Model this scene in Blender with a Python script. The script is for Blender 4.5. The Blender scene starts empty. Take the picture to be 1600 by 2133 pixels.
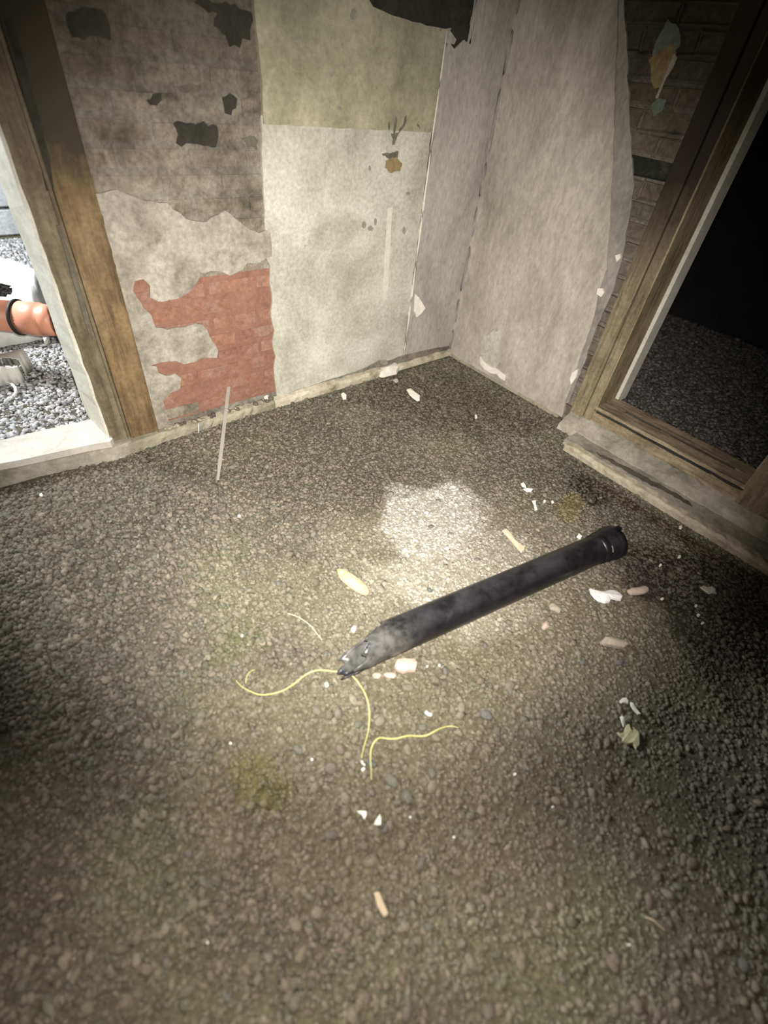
import bpy, bmesh, math, random
import numpy as np
from mathutils import Vector, Matrix
from mathutils.geometry import tessellate_polygon

random.seed(11)
rng = np.random.default_rng(11)
SC = bpy.context.scene
COL = SC.collection

# ------------------------------------------------------------------ camera
W, H, F = 1600.0, 2133.0, 997.49
RM = np.array([[0.77281454, -0.62729112, 0.09624722],
               [-0.37618188, -0.57493462, -0.72659299],
               [0.51112119, 0.52531517, -0.68029339]])      # rows: camera right, down, forward in the room
CAM = np.array([-2.42471, -2.06545, 1.4])
cd = bpy.data.cameras.new('camera')
cam = bpy.data.objects.new('camera', cd)
COL.objects.link(cam)
cd.sensor_fit = 'HORIZONTAL'
cd.sensor_width = 36.0
cd.lens = F / W * 36.0
cd.clip_start = 0.01
r_, u_, b_ = RM[0], -RM[1], -RM[2]
cam.matrix_world = Matrix(((r_[0], u_[0], b_[0], CAM[0]), (r_[1], u_[1], b_[1], CAM[1]),
                           (r_[2], u_[2], b_[2], CAM[2]), (0, 0, 0, 1)))
SC.camera = cam
cd.dof.use_dof = True
cd.dof.focus_distance = 2.25
cd.dof.aperture_fstop = 1.5

# ------------------------------------------------------------------ world, lights, exposure
SC.view_settings.view_transform = 'Standard'
SC.view_settings.look = 'None'
SC.view_settings.gamma = 1
SC.view_settings.use_curve_mapping = False
SC.view_settings.exposure = 0.0
wd = bpy.data.worlds.new('world')
SC.world = wd
wd.use_nodes = True
wd.node_tree.nodes['Background'].inputs[0].default_value = (0.9, 0.95, 1.0, 1)
wd.node_tree.nodes['Background'].inputs[1].default_value = 0.012


def lamp(name, kind, loc, power, color, **kw):
    d = bpy.data.lights.new(name, kind)
    d.energy = power
    d.color = color
    for k, v in kw.items():
        setattr(d, k, v)
    o = bpy.data.objects.new(name, d)
    COL.objects.link(o)
    o.location = loc
    return o


def aim(o, target):
    o.rotation_euler = (Vector(target) - Vector(o.location)).to_track_quat('-Z', 'Y').to_euler()


FL = tuple(CAM + 0.05 * u_ + 0.02 * r_)
fs = lamp('phone_torch', 'SPOT', FL, 640, (1.0, 0.965, 0.915), spot_size=math.radians(91), spot_blend=1.0, shadow_soft_size=0.012)
aim(fs, (-1.13, -0.48, 0.08))
lamp('torch_spill', 'POINT', FL, 10, (1.0, 0.93, 0.82), shadow_soft_size=0.012)
f2 = lamp('near_floor_fill', 'SPOT', FL, 120, (1.0, 0.92, 0.82), spot_size=math.radians(84), spot_blend=1.0, shadow_soft_size=0.012)  # added fill to brighten the near floor, not a torch of its own
aim(f2, (-2.50, -2.15, 0.0))
dl = lamp('yard_light', 'AREA', (-3.5, 2.4, 2.45), 310, (0.90, 0.955, 1.0), shape='RECTANGLE', size=0.7, size_y=0.7)
aim(dl, (-2.3, 1.3, 0.0))


# ------------------------------------------------------------------ helpers
def ray(p):
    return RM.T @ np.array([p[0] - W / 2, p[1] - H / 2, F])


def on_floor(px, py, z=0.0):
    r = ray((px, py)); q = CAM + r * ((z - CAM[2]) / r[2])
    return float(q[0]), float(q[1])


def on_left(px, py, y=0.0):
    r = ray((px, py)); q = CAM + r * ((y - CAM[1]) / r[1])
    return float(q[0]), float(q[2])


def on_right(px, py, x=0.0):
    r = ray((px, py)); q = CAM + r * ((x - CAM[0]) / r[0])
    return float(q[1]), float(q[2])


def in_view(P, margin=0.0):
    q = (P - CAM) @ RM.T
    z = np.maximum(q[:, 2], 1e-3)
    X = q[:, 0] / z * F + W / 2
    Y = q[:, 1] / z * F + H / 2
    return (q[:, 2] > 0.05) & (X > -margin) & (X < W + margin) & (Y > -margin) & (Y < H + margin)


class NT:
    def __init__(s, name):
        m = bpy.data.materials.new(name); m.use_nodes = True
        s.m, s.t = m, m.node_tree
        s.b = s.t.nodes['Principled BSDF']

    def n(s, kind, **kw):
        o = s.t.nodes.new(kind)
        for k, v in kw.items():
            setattr(o, k, v)
        return o

    def l(s, a, b):
        s.t.links.new(a, b)

    def noise(s, vec, scale, detail=5, rough=0.6, dist=0.0):
        o = s.n('ShaderNodeTexNoise')
        o.inputs['Scale'].default_value = scale; o.inputs['Detail'].default_value = detail
        o.inputs['Roughness'].default_value = rough; o.inputs['Distortion'].default_value = dist
        s.l(vec, o.inputs['Vector'])
        return o.outputs['Fac']

    def ramp(s, fac, stops):
        o = s.n('ShaderNodeValToRGB')
        e = o.color_ramp.elements
        while len(e) < len(stops):
            e.new(0.5)
        for i, (p, c) in enumerate(stops):
            e[i].position = p; e[i].color = (*c, 1) if len(c) == 3 else c
        s.l(fac, o.inputs['Fac'])
        return o.outputs['Color']

    def mix(s, fac, a, b, mode='MIX'):
        o = s.n('ShaderNodeMix', data_type='RGBA', blend_type=mode)
        for sock, v in ((o.inputs[0], fac), (o.inputs[6], a), (o.inputs[7], b)):
            if isinstance(v, (int, float)):
                sock.default_value = v
            elif isinstance(v, tuple):
                sock.default_value = (*v, 1)
            else:
                s.l(v, sock)
        return o.outputs[2]

    def coord(s, kind='pos', scale=(1, 1, 1)):
        if kind == 'pos':
            v = s.n('ShaderNodeNewGeometry').outputs['Position']
        else:
            v = s.n('ShaderNodeTexCoord').outputs['Object']
        if scale != (1, 1, 1):
            mp = s.n('ShaderNodeMapping'); mp.inputs['Scale'].default_value = scale
            s.l(v, mp.inputs['Vector']); v = mp.outputs['Vector']
        return v

    def bump(s, fac, strength, dist=0.004):
        o = s.n('ShaderNodeBump')
        o.inputs['Strength'].default_value = strength; o.inputs['Distance'].default_value = dist
        s.l(fac, o.inputs['Height']); s.l(o.outputs['Normal'], s.b.inputs['Normal'])

    def done(s, col, rough=0.9, spec=0.25):
        if isinstance(col, tuple):
            s.b.inputs['Base Color'].default_value = (*col, 1)
        else:
            s.l(col, s.b.inputs['Base Color'])
        s.b.inputs['Roughness'].default_value = rough
        s.b.inputs['Specular IOR Level'].default_value = spec
        return s.m


def blotchy(name, stops, scale=6, fine=60, bump=0.4, rough=0.92, coord='pos', stretch=(1, 1, 1), speck=None, spec=0.2, tint=0.5):
    t = NT(name)
    v = t.coord(coord, stretch)
    c = t.ramp(t.noise(v, scale, 6, 0.65, 0.3), stops)
    f = t.noise(v, fine, 4, 0.7)
    g = t.ramp(f, [(0.3, (1 - tint * 0.55,) * 3), (0.7, (1 + tint * 0.1,) * 3)])
    c = t.mix(1.0, c, g, 'MULTIPLY')
    if speck:
        lo, col = speck
        k = t.noise(v, fine * 0.45, 3, 0.5)
        c = t.mix(t.ramp(k, [(lo, (0, 0, 0)), (lo + 0.06, (1, 1, 1))]), c, col)
    t.bump(f, bump)
    return t.done(c, rough, spec)


def link(name, me, mat=None, parent=None, kind=None):
    if mat is not None and not me.materials:
        me.materials.append(mat)
    o = bpy.data.objects.new(name, me)
    COL.objects.link(o)
    if parent is not None:
        o.parent = parent
    if kind:
        o['kind'] = kind
    return o


def tag(o, label, cat, group=None):
    o['label'] = label; o['category'] = cat
    if group:
        o['group'] = group
    return o


def empty(name, loc=(0, 0, 0), rz=0.0):
    o = bpy.data.objects.new(name, None); COL.objects.link(o)
    o.location = loc; o.rotation_euler = (0, 0, rz); o.empty_display_size = 0.05
    return o


def to_mesh(bm, name, smooth=False):
    bmesh.ops.recalc_face_normals(bm, faces=bm.faces)
    me = bpy.data.meshes.new(name)
    bm.to_mesh(me); bm.free()
    if smooth:
        for p in me.polygons:
            p.use_smooth = True
    return me


def add_box(bm, lo, hi, bev=0.0):
    vs = [bm.verts.new((x, y, z)) for x in (lo[0], hi[0]) for y in (lo[1], hi[1]) for z in (lo[2], hi[2])]
    fs_ = [bm.faces.new([vs[i] for i in q]) for q in ((0, 1, 3, 2), (4, 6, 7, 5), (0, 4, 5, 1), (2, 3, 7, 6), (0, 2, 6, 4), (1, 5, 7, 3))]
    if bev:
        ed = list({e for f in fs_ for e in f.edges})
        bmesh.ops.bevel(bm, geom=ed, offset=bev, segments=2, profile=0.6, affect='EDGES')


def box_mesh(name, boxes, bev=0.0):
    bm = bmesh.new()
    for lo, hi in boxes:
        add_box(bm, lo, hi, bev)
    return to_mesh(bm, name)


def ragged(pts, step, amp, seed=0):
    """resample a closed outline and roughen it"""
    rr = random.Random(seed); out = []
    n = len(pts)
    for i in range(n):
        a, b = Vector(pts[i]), Vector(pts[(i + 1) % n])
        L = (b - a).length
        k = max(1, int(L / step))
        nrm = Vector((-(b - a).y, (b - a).x)).normalized() if L > 1e-6 else Vector((0, 0))
        for j in range(k):
            p = a.lerp(b, j / k)
            if j:
                p = p + nrm * rr.uniform(-amp, amp)
            out.append((p.x, p.y))
    return out


def slab(name, pts, d0, d1, axis, edge=0.0):
    """a sheet with thickness: outline pts in a plane, between depths d0 (face) and d1 (back). axis 'y': pts are (x,z); 'x': (y,z); 'z': (x,y)"""
    def P(a, b, d):
        return {'y': (a, d, b), 'x': (d, a, b), 'z': (a, b, d)}[axis]
    tri = tessellate_polygon([[Vector((a, b, 0)) for a, b in pts]])
    n = len(pts)
    cx = sum(p[0] for p in pts) / n; cy = sum(p[1] for p in pts) / n
    fr = [P(a, b, d0) for a, b in pts]
    bk = [P(a, b, d1) for a, b in pts]
    faces = [tuple(t) for t in tri] + [tuple(n + i for i in reversed(t)) for t in tri]
    faces += [(i, (i + 1) % n, n + (i + 1) % n, n + i) for i in range(n)]
    me = bpy.data.meshes.new(name)
    me.from_pydata(fr + bk, [], faces)
    bm = bmesh.new(); bm.from_mesh(me)
    bmesh.ops.recalc_face_normals(bm, faces=bm.faces)
    bm.to_mesh(me); bm.free()
    return me


def extrude_profile(name, prof, y0, y1, seg=1, jit=0.0, seed=0, axis='y'):
    """closed profile in (x,z) swept along y (axis 'y'), or profile in (y,z) swept along x (axis 'x')"""
    rr = random.Random(seed)
    n = len(prof); vs = []
    for k in range(seg + 1):
        t = y0 + (y1 - y0) * k / seg
        for a, b in prof:
            ja, jb = (rr.uniform(-jit, jit), rr.uniform(-jit, jit)) if b > 0.004 else (0, 0)
            vs.append((a + ja, t, b + jb) if axis == 'y' else (t, a + ja, b + jb))
    fs_ = []
    for k in range(seg):
        for i in range(n):
            j = (i + 1) % n
            fs_.append((k * n + i, k * n + j, (k + 1) * n + j, (k + 1) * n + i))
    tri = tessellate_polygon([[Vector((a, b, 0)) for a, b in prof]])
    fs_ += [tuple(t) for t in tri] + [tuple(seg * n + i for i in t) for t in tri]
    me = bpy.data.meshes.new(name); me.from_pydata(vs, [], fs_)
    bm = bmesh.new(); bm.from_mesh(me)
    bmesh.ops.recalc_face_normals(bm, faces=bm.faces)
    bm.to_mesh(me); bm.free()
    return me


def tube(name, pts, rad, seg=8, closed_ends=True, taper=None):
    bm = bmesh.new(); rings = []
    P = [Vector(p) for p in pts]
    for i, p in enumerate(P):
        t = (P[min(i + 1, len(P) - 1)] - P[max(i - 1, 0)]).normalized()
        s = t.cross(Vector((0, 0, 1)))
        s = s.normalized() if s.length > 1e-4 else Vector((1, 0, 0))
        n = s.cross(t).normalized()
        rr = rad * (taper[i] if taper else 1)
        rings.append([bm.verts.new(p + (s * math.cos(a) + n * math.sin(a)) * rr) for a in [2 * math.pi * k / seg for k in range(seg)]])
    for a, b in zip(rings, rings[1:]):
        for k in range(seg):
            bm.faces.new((a[k], a[(k + 1) % seg], b[(k + 1) % seg], b[k]))
    if closed_ends:
        bm.faces.new(rings[0]); bm.faces.new(rings[-1])
    return to_mesh(bm, name, True)


def smooth_path(pts, k=6):
    P = [Vector(p) for p in pts]; out = []
    for i in range(len(P) - 1):
        p0, p1, p2, p3 = P[max(i - 1, 0)], P[i], P[i + 1], P[min(i + 2, len(P) - 1)]
        for j in range(k):
            t = j / k
            out.append(0.5 * ((2 * p1) + (p2 - p0) * t + (2 * p0 - 5 * p1 + 4 * p2 - p3) * t * t + (3 * p1 - p0 - 3 * p2 + p3) * t ** 3))
    out.append(P[-1])
    return out


def inside(pt, poly):
    x, y = pt; c = False; n = len(poly)
    for i in range(n):
        x1, y1 = poly[i]; x2, y2 = poly[i - 1]
        if (y1 > y) != (y2 > y) and x < (x2 - x1) * (y - y1) / (y2 - y1) + x1:
            c = not c
    return c


class VN:
    """smooth value noise in the plan of the room, for the dirt and the gravel tints"""
    def __init__(s, seed, cell):
        s.g = np.random.default_rng(seed).random((256, 256)); s.c = cell

    def __call__(s, x, y):
        u = x / s.c + 1000; v = y / s.c + 1000
        i = np.floor(u).astype(int); j = np.floor(v).astype(int)
        a = u - i; b = v - j
        a = a * a * (3 - 2 * a); b = b * b * (3 - 2 * b)
        g = lambda p, q: s.g[p % 256, q % 256]
        return (g(i, j) * (1 - a) + g(i + 1, j) * a) * (1 - b) + (g(i, j + 1) * (1 - a) + g(i + 1, j + 1) * a) * b


# ------------------------------------------------------------------ materials
M_PLASTER = blotchy('grey_green_plaster', [(0.3, (0.25, 0.24, 0.18)), (0.48, (0.41, 0.395, 0.32)), (0.68, (0.56, 0.54, 0.46))], 2.6, 60, 0.3, speck=(0.7, (0.24, 0.22, 0.16)), tint=0.6)
M_PLASTER_UP = blotchy('old_mossy_plaster', [(0.3, (0.19, 0.18, 0.115)), (0.5, (0.29, 0.275, 0.185)), (0.7, (0.40, 0.365, 0.26))], 4.0, 55, 0.3, speck=(0.7, (0.2, 0.18, 0.09)), tint=0.5)
M_PLASTER_R = blotchy('pinkish_grey_plaster', [(0.3, (0.25, 0.225, 0.18)), (0.5, (0.38, 0.345, 0.285)), (0.7, (0.50, 0.455, 0.385))], 3.2, 60, 0.3, speck=(0.74, (0.22, 0.18, 0.13)), tint=0.6, stretch=(1, 1, 0.45))
M_STRIP = blotchy('grey_mauve_render', [(0.3, (0.24, 0.22, 0.185)), (0.5, (0.36, 0.33, 0.285)), (0.7, (0.45, 0.41, 0.365))], 3.5, 60, 0.3, tint=0.6, stretch=(1, 1, 0.4))
M_WHITE_PL = blotchy('fresh_white_plaster', [(0.3, (0.60, 0.56, 0.48)), (0.7, (0.74, 0.70, 0.61))], 20, 80, 0.3, tint=0.2)
M_BACK = blotchy('dark_mortar_backing', [(0.3, (0.07, 0.062, 0.045)), (0.7, (0.15, 0.135, 0.10))], 9, 60, 0.8)
M_PALESMEAR = blotchy('pale_smear', [(0.3, (0.46, 0.44, 0.36)), (0.7, (0.58, 0.56, 0.47))], 20, 60, 0.2, tint=0.3)
M_SOOT = blotchy('sooty_dark_masonry', [(0.3, (0.020, 0.019, 0.014)), (0.7, (0.05, 0.045, 0.034))], 9, 60, 0.8)
M_LIME = blotchy('lime_washed_skin', [(0.28, (0.15, 0.13, 0.10)), (0.42, (0.25, 0.22, 0.175)), (0.55, (0.33, 0.30, 0.245)), (0.72, (0.43, 0.395, 0.33))], 8.0, 50, 0.7, speck=(0.7, (0.15, 0.13, 0.09)), tint=0.65)
M_TIMBER = None


WASH = [(0.27, (0.075, 0.067, 0.053)), (0.40, (0.155, 0.14, 0.115)), (0.52, (0.225, 0.20, 0.172)), (0.64, (0.25, 0.238, 0.205)), (0.78, (0.36, 0.33, 0.29))]


def wash_mat(name, stops, per_brick, gain=1.0):
    """grimy lime wash that runs over bricks and joints alike, each brick a little different"""
    t = NT(name)
    v = t.coord('pos')
    c = t.ramp(t.noise(v, 8.5, 7, 0.68, 0.6), stops)
    b = t.noise(v, 3.1, 4, 0.6)
    c = t.mix(1.0, c, t.ramp(b, [(0.32, (0.55 * gain, 0.54 * gain, 0.50 * gain)), (0.62, (1.1 * gain, 1.08 * gain, 1.05 * gain))]), 'MULTIPLY')
    # torch falloff painted in: bricks and joints darken towards the top of the wall
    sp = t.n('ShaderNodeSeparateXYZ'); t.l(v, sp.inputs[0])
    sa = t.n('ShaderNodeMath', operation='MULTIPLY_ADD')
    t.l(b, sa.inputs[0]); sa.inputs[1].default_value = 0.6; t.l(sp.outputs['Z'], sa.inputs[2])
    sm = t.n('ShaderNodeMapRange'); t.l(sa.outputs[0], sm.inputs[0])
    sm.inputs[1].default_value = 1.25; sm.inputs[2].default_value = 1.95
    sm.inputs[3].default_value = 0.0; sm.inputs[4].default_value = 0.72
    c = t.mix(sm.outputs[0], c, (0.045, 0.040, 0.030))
    if per_brick:
        info = t.n('ShaderNodeObjectInfo').outputs['Random']
        c = t.mix(1.0, c, t.ramp(info, [(0.0, (0.82, 0.78, 0.74)), (0.35, (1.0, 0.95, 0.91)), (0.7, (0.92, 0.93, 0.89)), (1.0, (1.08, 1.01, 0.97))]), 'MULTIPLY')
    f = t.noise(v, 60, 5, 0.7)
    c = t.mix(1.0, c, t.ramp(f, [(0.3, (0.58, 0.57, 0.54)), (0.7, (1.1, 1.1, 1.08))]), 'MULTIPLY')
    t.bump(f, 0.8, 0.006)
    return t.done(c, 0.95, 0.12)


def brick_mat(name, cols, wash, amount, bump=0.7):
    t = NT(name)
    info = t.n('ShaderNodeObjectInfo').outputs['Random']
    v = t.coord('pos')
    k = 1.0 / (len(cols) - 1)
    base = t.ramp(info, [(i * k, c) for i, c in enumerate(cols)])
    n1 = t.noise(v, 9, 6, 0.7, 0.4)
    c = t.mix(t.ramp(n1, [(amount - 0.1, (0, 0, 0)), (amount + 0.12, (1, 1, 1))]), base, wash)
    f = t.noise(v, 55, 5, 0.7)
    c = t.mix(1.0, c, t.ramp(f, [(0.3, (0.6, 0.58, 0.55)), (0.7, (1.08, 1.08, 1.08))]), 'MULTIPLY')
    t.bump(f, bump)
    return t.done(c, 0.95, 0.15)


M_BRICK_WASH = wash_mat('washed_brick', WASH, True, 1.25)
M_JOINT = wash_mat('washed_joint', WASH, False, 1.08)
M_BRICK_DARK = brick_mat('black_brick', [(0.022, 0.024, 0.018), (0.04, 0.042, 0.03), (0.03, 0.022, 0.02)], (0.10, 0.095, 0.07), 0.66)
M_BRICK_ORANGE = brick_mat('orange_brick', [(0.235, 0.115, 0.075), (0.27, 0.135, 0.087), (0.215, 0.10, 0.07), (0.285, 0.15, 0.103)], (0.28, 0.175, 0.135), 0.56, 0.6)
M_ORANGE_MORTAR = blotchy('orange_stained_mortar', [(0.3, (0.185, 0.088, 0.058)), (0.7, (0.26, 0.135, 0.092))], 10, 60, 0.6)
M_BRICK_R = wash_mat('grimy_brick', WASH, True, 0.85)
M_UNDER = blotchy('dull_undercoat', [(0.3, (0.17, 0.16, 0.13)), (0.5, (0.25, 0.235, 0.20)), (0.7, (0.33, 0.31, 0.265))], 5, 55, 0.4, tint=0.6, stretch=(1, 1, 0.5))
M_BLOCK = brick_mat('painted_block', [(0.58, 0.60, 0.63), (0.64, 0.66, 0.68), (0.60, 0.62, 0.63)], (0.68, 0.70, 0.72), 0.5, 0.3)


def wood_mat(name, stops, axis, soot=None, rough=0.75):
    t = NT(name)
    sc = {'z': (9, 9, 0.9), 'x': (0.9, 9, 9), 'y': (9, 0.9, 9)}[axis]
    v = t.coord('pos', sc)
    p = t.coord('pos')
    g = t.noise(v, 4.5, 6, 0.65, 0.5)
    c = t.ramp(g, stops)
    b = t.noise(p, 7, 5, 0.7)
    c = t.mix(1.0, c, t.ramp(b, [(0.3, (0.6, 0.57, 0.52)), (0.65, (1.08, 1.05, 1.0))]), 'MULTIPLY')
    f = t.noise(p, 70, 3, 0.6)
    c = t.mix(1.0, c, t.ramp(f, [(0.3, (0.75, 0.74, 0.70)), (0.7, (1.05, 1.05, 1.05))]), 'MULTIPLY')
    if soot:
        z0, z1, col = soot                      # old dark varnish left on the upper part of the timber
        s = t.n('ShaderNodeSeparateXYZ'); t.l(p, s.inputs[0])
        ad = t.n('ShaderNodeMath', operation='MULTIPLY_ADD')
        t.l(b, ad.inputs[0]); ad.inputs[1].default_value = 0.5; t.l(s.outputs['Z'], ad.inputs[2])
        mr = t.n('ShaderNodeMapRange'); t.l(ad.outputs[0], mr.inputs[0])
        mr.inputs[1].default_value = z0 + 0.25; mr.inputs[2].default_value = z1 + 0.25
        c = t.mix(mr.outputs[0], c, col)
    t.bump(g, 0.5)
    return t.done(c, rough, 0.3)


OCH = [(0.3, (0.075, 0.050, 0.024)), (0.5, (0.165, 0.113, 0.055)), (0.72, (0.24, 0.172, 0.095))]
GRN = [(0.3, (0.075, 0.058, 0.034)), (0.5, (0.15, 0.122, 0.08)), (0.72, (0.215, 0.175, 0.122))]
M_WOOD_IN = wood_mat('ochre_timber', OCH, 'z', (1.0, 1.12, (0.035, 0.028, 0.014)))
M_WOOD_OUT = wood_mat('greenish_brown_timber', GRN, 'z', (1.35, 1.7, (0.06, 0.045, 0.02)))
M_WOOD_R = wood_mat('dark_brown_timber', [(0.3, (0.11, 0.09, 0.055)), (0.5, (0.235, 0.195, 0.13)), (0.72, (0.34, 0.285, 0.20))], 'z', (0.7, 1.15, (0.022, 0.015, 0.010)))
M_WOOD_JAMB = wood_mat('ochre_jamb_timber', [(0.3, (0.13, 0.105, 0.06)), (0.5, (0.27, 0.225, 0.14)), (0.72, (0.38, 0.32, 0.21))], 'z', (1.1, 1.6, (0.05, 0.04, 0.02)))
M_WOOD_SILL = wood_mat('worn_threshold_timber', [(0.3, (0.12, 0.095, 0.06)), (0.5, (0.30, 0.24, 0.165)), (0.72, (0.46, 0.385, 0.285))], 'y')
M_CREAM = blotchy('cream_paint', [(0.3, (0.50, 0.475, 0.38)), (0.7, (0.66, 0.63, 0.53))], 8, 60, 0.3, tint=0.35)
M_SILL = blotchy('cream_sill_paint', [(0.3, (0.41, 0.38, 0.32)), (0.7, (0.56, 0.53, 0.46))], 9, 60, 0.3, tint=0.3, speck=(0.76, (0.25, 0.22, 0.15)))
M_CONC = blotchy('mossy_concrete', [(0.28, (0.10, 0.09, 0.055)), (0.42, (0.22, 0.20, 0.14)), (0.58, (0.30, 0.27, 0.20)), (0.75, (0.36, 0.31, 0.20))], 6, 40, 0.7)
M_FILLET = blotchy('grey_green_mortar', [(0.3, (0.16, 0.145, 0.105)), (0.48, (0.31, 0.285, 0.225)), (0.7, (0.46, 0.42, 0.34))], 6, 40, 0.8)
M_LEDGE = blotchy('pale_skirting_mortar', [(0.3, (0.24, 0.20, 0.13)), (0.5, (0.44, 0.385, 0.285)), (0.75, (0.58, 0.51, 0.40))], 8, 45, 0.6)
M_DARKWALL = blotchy('unlit_dark_wall', [(0.3, (0.010, 0.009, 0.009)), (0.7, (0.022, 0.02, 0.02))], 6, 50, 0.6)  # near-black colour paints in the darkness of the unlit room
M_MOULD = blotchy('black_mould', [(0.3, (0.07, 0.065, 0.045)), (0.7, (0.19, 0.175, 0.125))], 25, 90, 0.2)
M_MOULD_SOFT = blotchy('faded_mould', [(0.3, (0.17, 0.165, 0.12)), (0.7, (0.31, 0.30, 0.235))], 25, 90, 0.2)
M_RUST = blotchy('ochre_stain', [(0.3, (0.17, 0.115, 0.045)), (0.7, (0.29, 0.22, 0.115))], 20, 80, 0.2)
M_TEAL = blotchy('blue_green_stain', [(0.3, (0.10, 0.125, 0.095)), (0.7, (0.17, 0.195, 0.155))], 20, 80, 0.2)


# ------------------------------------------------------------------ floor: packed dirt under loose gravel
vn1, vn2, vn3, vn4 = VN(1, 0.42), VN(2, 0.15), VN(3, 0.05), VN(4, 0.26)
ZONES = []      # (x, y, rx, ry, rotation, colour, strength): dirt of another colour on the ground, and painted step shadow


def zone(px, py, rx, ry, rot, col, k):
    x, y = on_floor(px, py); ZONES.append((x, y, rx, ry, rot, np.array(col), k))


ROT = math.atan2(RM[0][1], RM[0][0])
zone(1010, 1200, 0.66, 0.44, ROT, (0.205, 0.183, 0.143), 0.85)      # sandy ground around the pipe
zone(1180, 1330, 0.50, 0.30, ROT, (0.20, 0.175, 0.125), 0.8)
zone(820, 1560, 0.50, 0.36, ROT, (0.185, 0.16, 0.115), 0.75)
zone(960, 1150, 0.30, 0.20, ROT, (0.31, 0.285, 0.24), 0.9)          # spilt white plaster dust
zone(905, 1215, 0.30, 0.15, ROT, (0.33, 0.30, 0.25), 0.95)
zone(905, 1080, 0.20, 0.23, ROT, (0.40, 0.385, 0.345), 1.0)
zone(1040, 1285, 0.26, 0.08, ROT + 0.35, (0.29, 0.26, 0.21), 0.75)
zone(950, 830, 0.55, 0.34, ROT, (0.075, 0.065, 0.045), 0.8)         # darker ground in the corner
zone(1225, 1010, 0.13, 0.10, 0.6, (0.025, 0.024, 0.016), 0.95)  # shadow at the near end of the step, painted into the ground
zone(1480, 1190, 0.34, 0.13, -0.9, (0.035, 0.028, 0.022), 0.95)  # more of the step's shadow, painted as dark ground
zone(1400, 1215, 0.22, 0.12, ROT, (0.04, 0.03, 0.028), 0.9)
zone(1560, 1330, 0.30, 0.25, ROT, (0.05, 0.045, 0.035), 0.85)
zone(1370, 1085, 0.42, 0.045, math.pi / 2, (0.06, 0.042, 0.026), 0.9)  # brownish ground along the step front, with its shadow painted in
zone(1190, 1050, 0.12, 0.05, 0.3, (0.19, 0.15, 0.06), 0.6)
zone(540, 1620, 0.06, 0.10, 0.3, (0.16, 0.15, 0.04), 0.5)           # moss
zone(500, 1330, 0.12, 0.08, 0.3, (0.13, 0.15, 0.06), 0.5)
zone(650, 1250, 0.25, 0.2, ROT, (0.17, 0.15, 0.105), 0.6)


def ground(x, y):
    """dirt colour with the painted step shadow, and how far it buries the gravel (0..1)"""
    n = 0.6 * vn1(x, y) + 0.4 * vn2(x, y)
    c = np.stack([0.105 + 0.06 * n, 0.096 + 0.052 * n, 0.074 + 0.038 * n], 1)
    g = vn4(x, y)[:, None]
    c = c * (0.8 + 0.4 * g) + np.where(g > 0.6, (g - 0.6) * np.array([[0.0, 0.035, -0.02]]), 0)
    gx, gy = on_floor(330, 1130)
    crisp = np.exp(-(((x - gx) / 0.75) ** 2 + ((y - gy) / 0.6) ** 2))
    bury = 0.42 * (1 - crisp) * (0.6 + 0.8 * vn4(x + 3, y))
    gx, gy = on_floor(1330, 1720)
    bury = np.maximum(bury, 0.95 * np.exp(-(((x - gx) / 0.8) ** 2 + ((y - gy) / 0.6) ** 2)))
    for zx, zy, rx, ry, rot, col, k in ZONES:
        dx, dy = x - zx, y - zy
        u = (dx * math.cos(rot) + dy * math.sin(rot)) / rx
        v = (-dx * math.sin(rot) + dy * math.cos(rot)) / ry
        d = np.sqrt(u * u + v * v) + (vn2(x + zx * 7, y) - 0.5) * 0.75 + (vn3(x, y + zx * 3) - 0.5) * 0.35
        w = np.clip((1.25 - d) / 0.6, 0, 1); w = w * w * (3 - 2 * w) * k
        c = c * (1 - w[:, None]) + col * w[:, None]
        if col.mean() > 0.12:
            bury = np.maximum(bury, w)
    return c, bury


def height(x, y):
    return 0.010 * (vn1(x, y) - 0.5) + 0.006 * (vn2(x, y) - 0.5)


def floor_grid(x0, x1, y0, y1, step):
    nx = int((x1 - x0) / step) + 1; ny = int((y1 - y0) / step) + 1
    X, Y = np.meshgrid(np.linspace(x0, x1, nx), np.linspace(y0, y1, ny), indexing='ij')
    x, y = X.ravel(), Y.ravel()
    z = height(x, y) - 0.004 + 0.003 * (vn3(x, y) - 0.5)
    idx = np.arange(nx * ny).reshape(nx, ny)
    q = np.stack([idx[:-1, :-1], idx[1:, :-1], idx[1:, 1:], idx[:-1, 1:]], -1).reshape(-1, 4)
    me = bpy.data.meshes.new('floor')
    me.from_pydata(np.stack([x, y, z], 1).tolist(), [], q.tolist())
    c, _ = ground(x, y)
    at = me.color_attributes.new('dirt', 'FLOAT_COLOR', 'POINT')
    at.data.foreach_set('color', np.concatenate([c, np.ones((len(c), 1))], 1).astype(np.float32).ravel())
    for p in me.polygons:
        p.use_smooth = True
    return me


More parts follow.
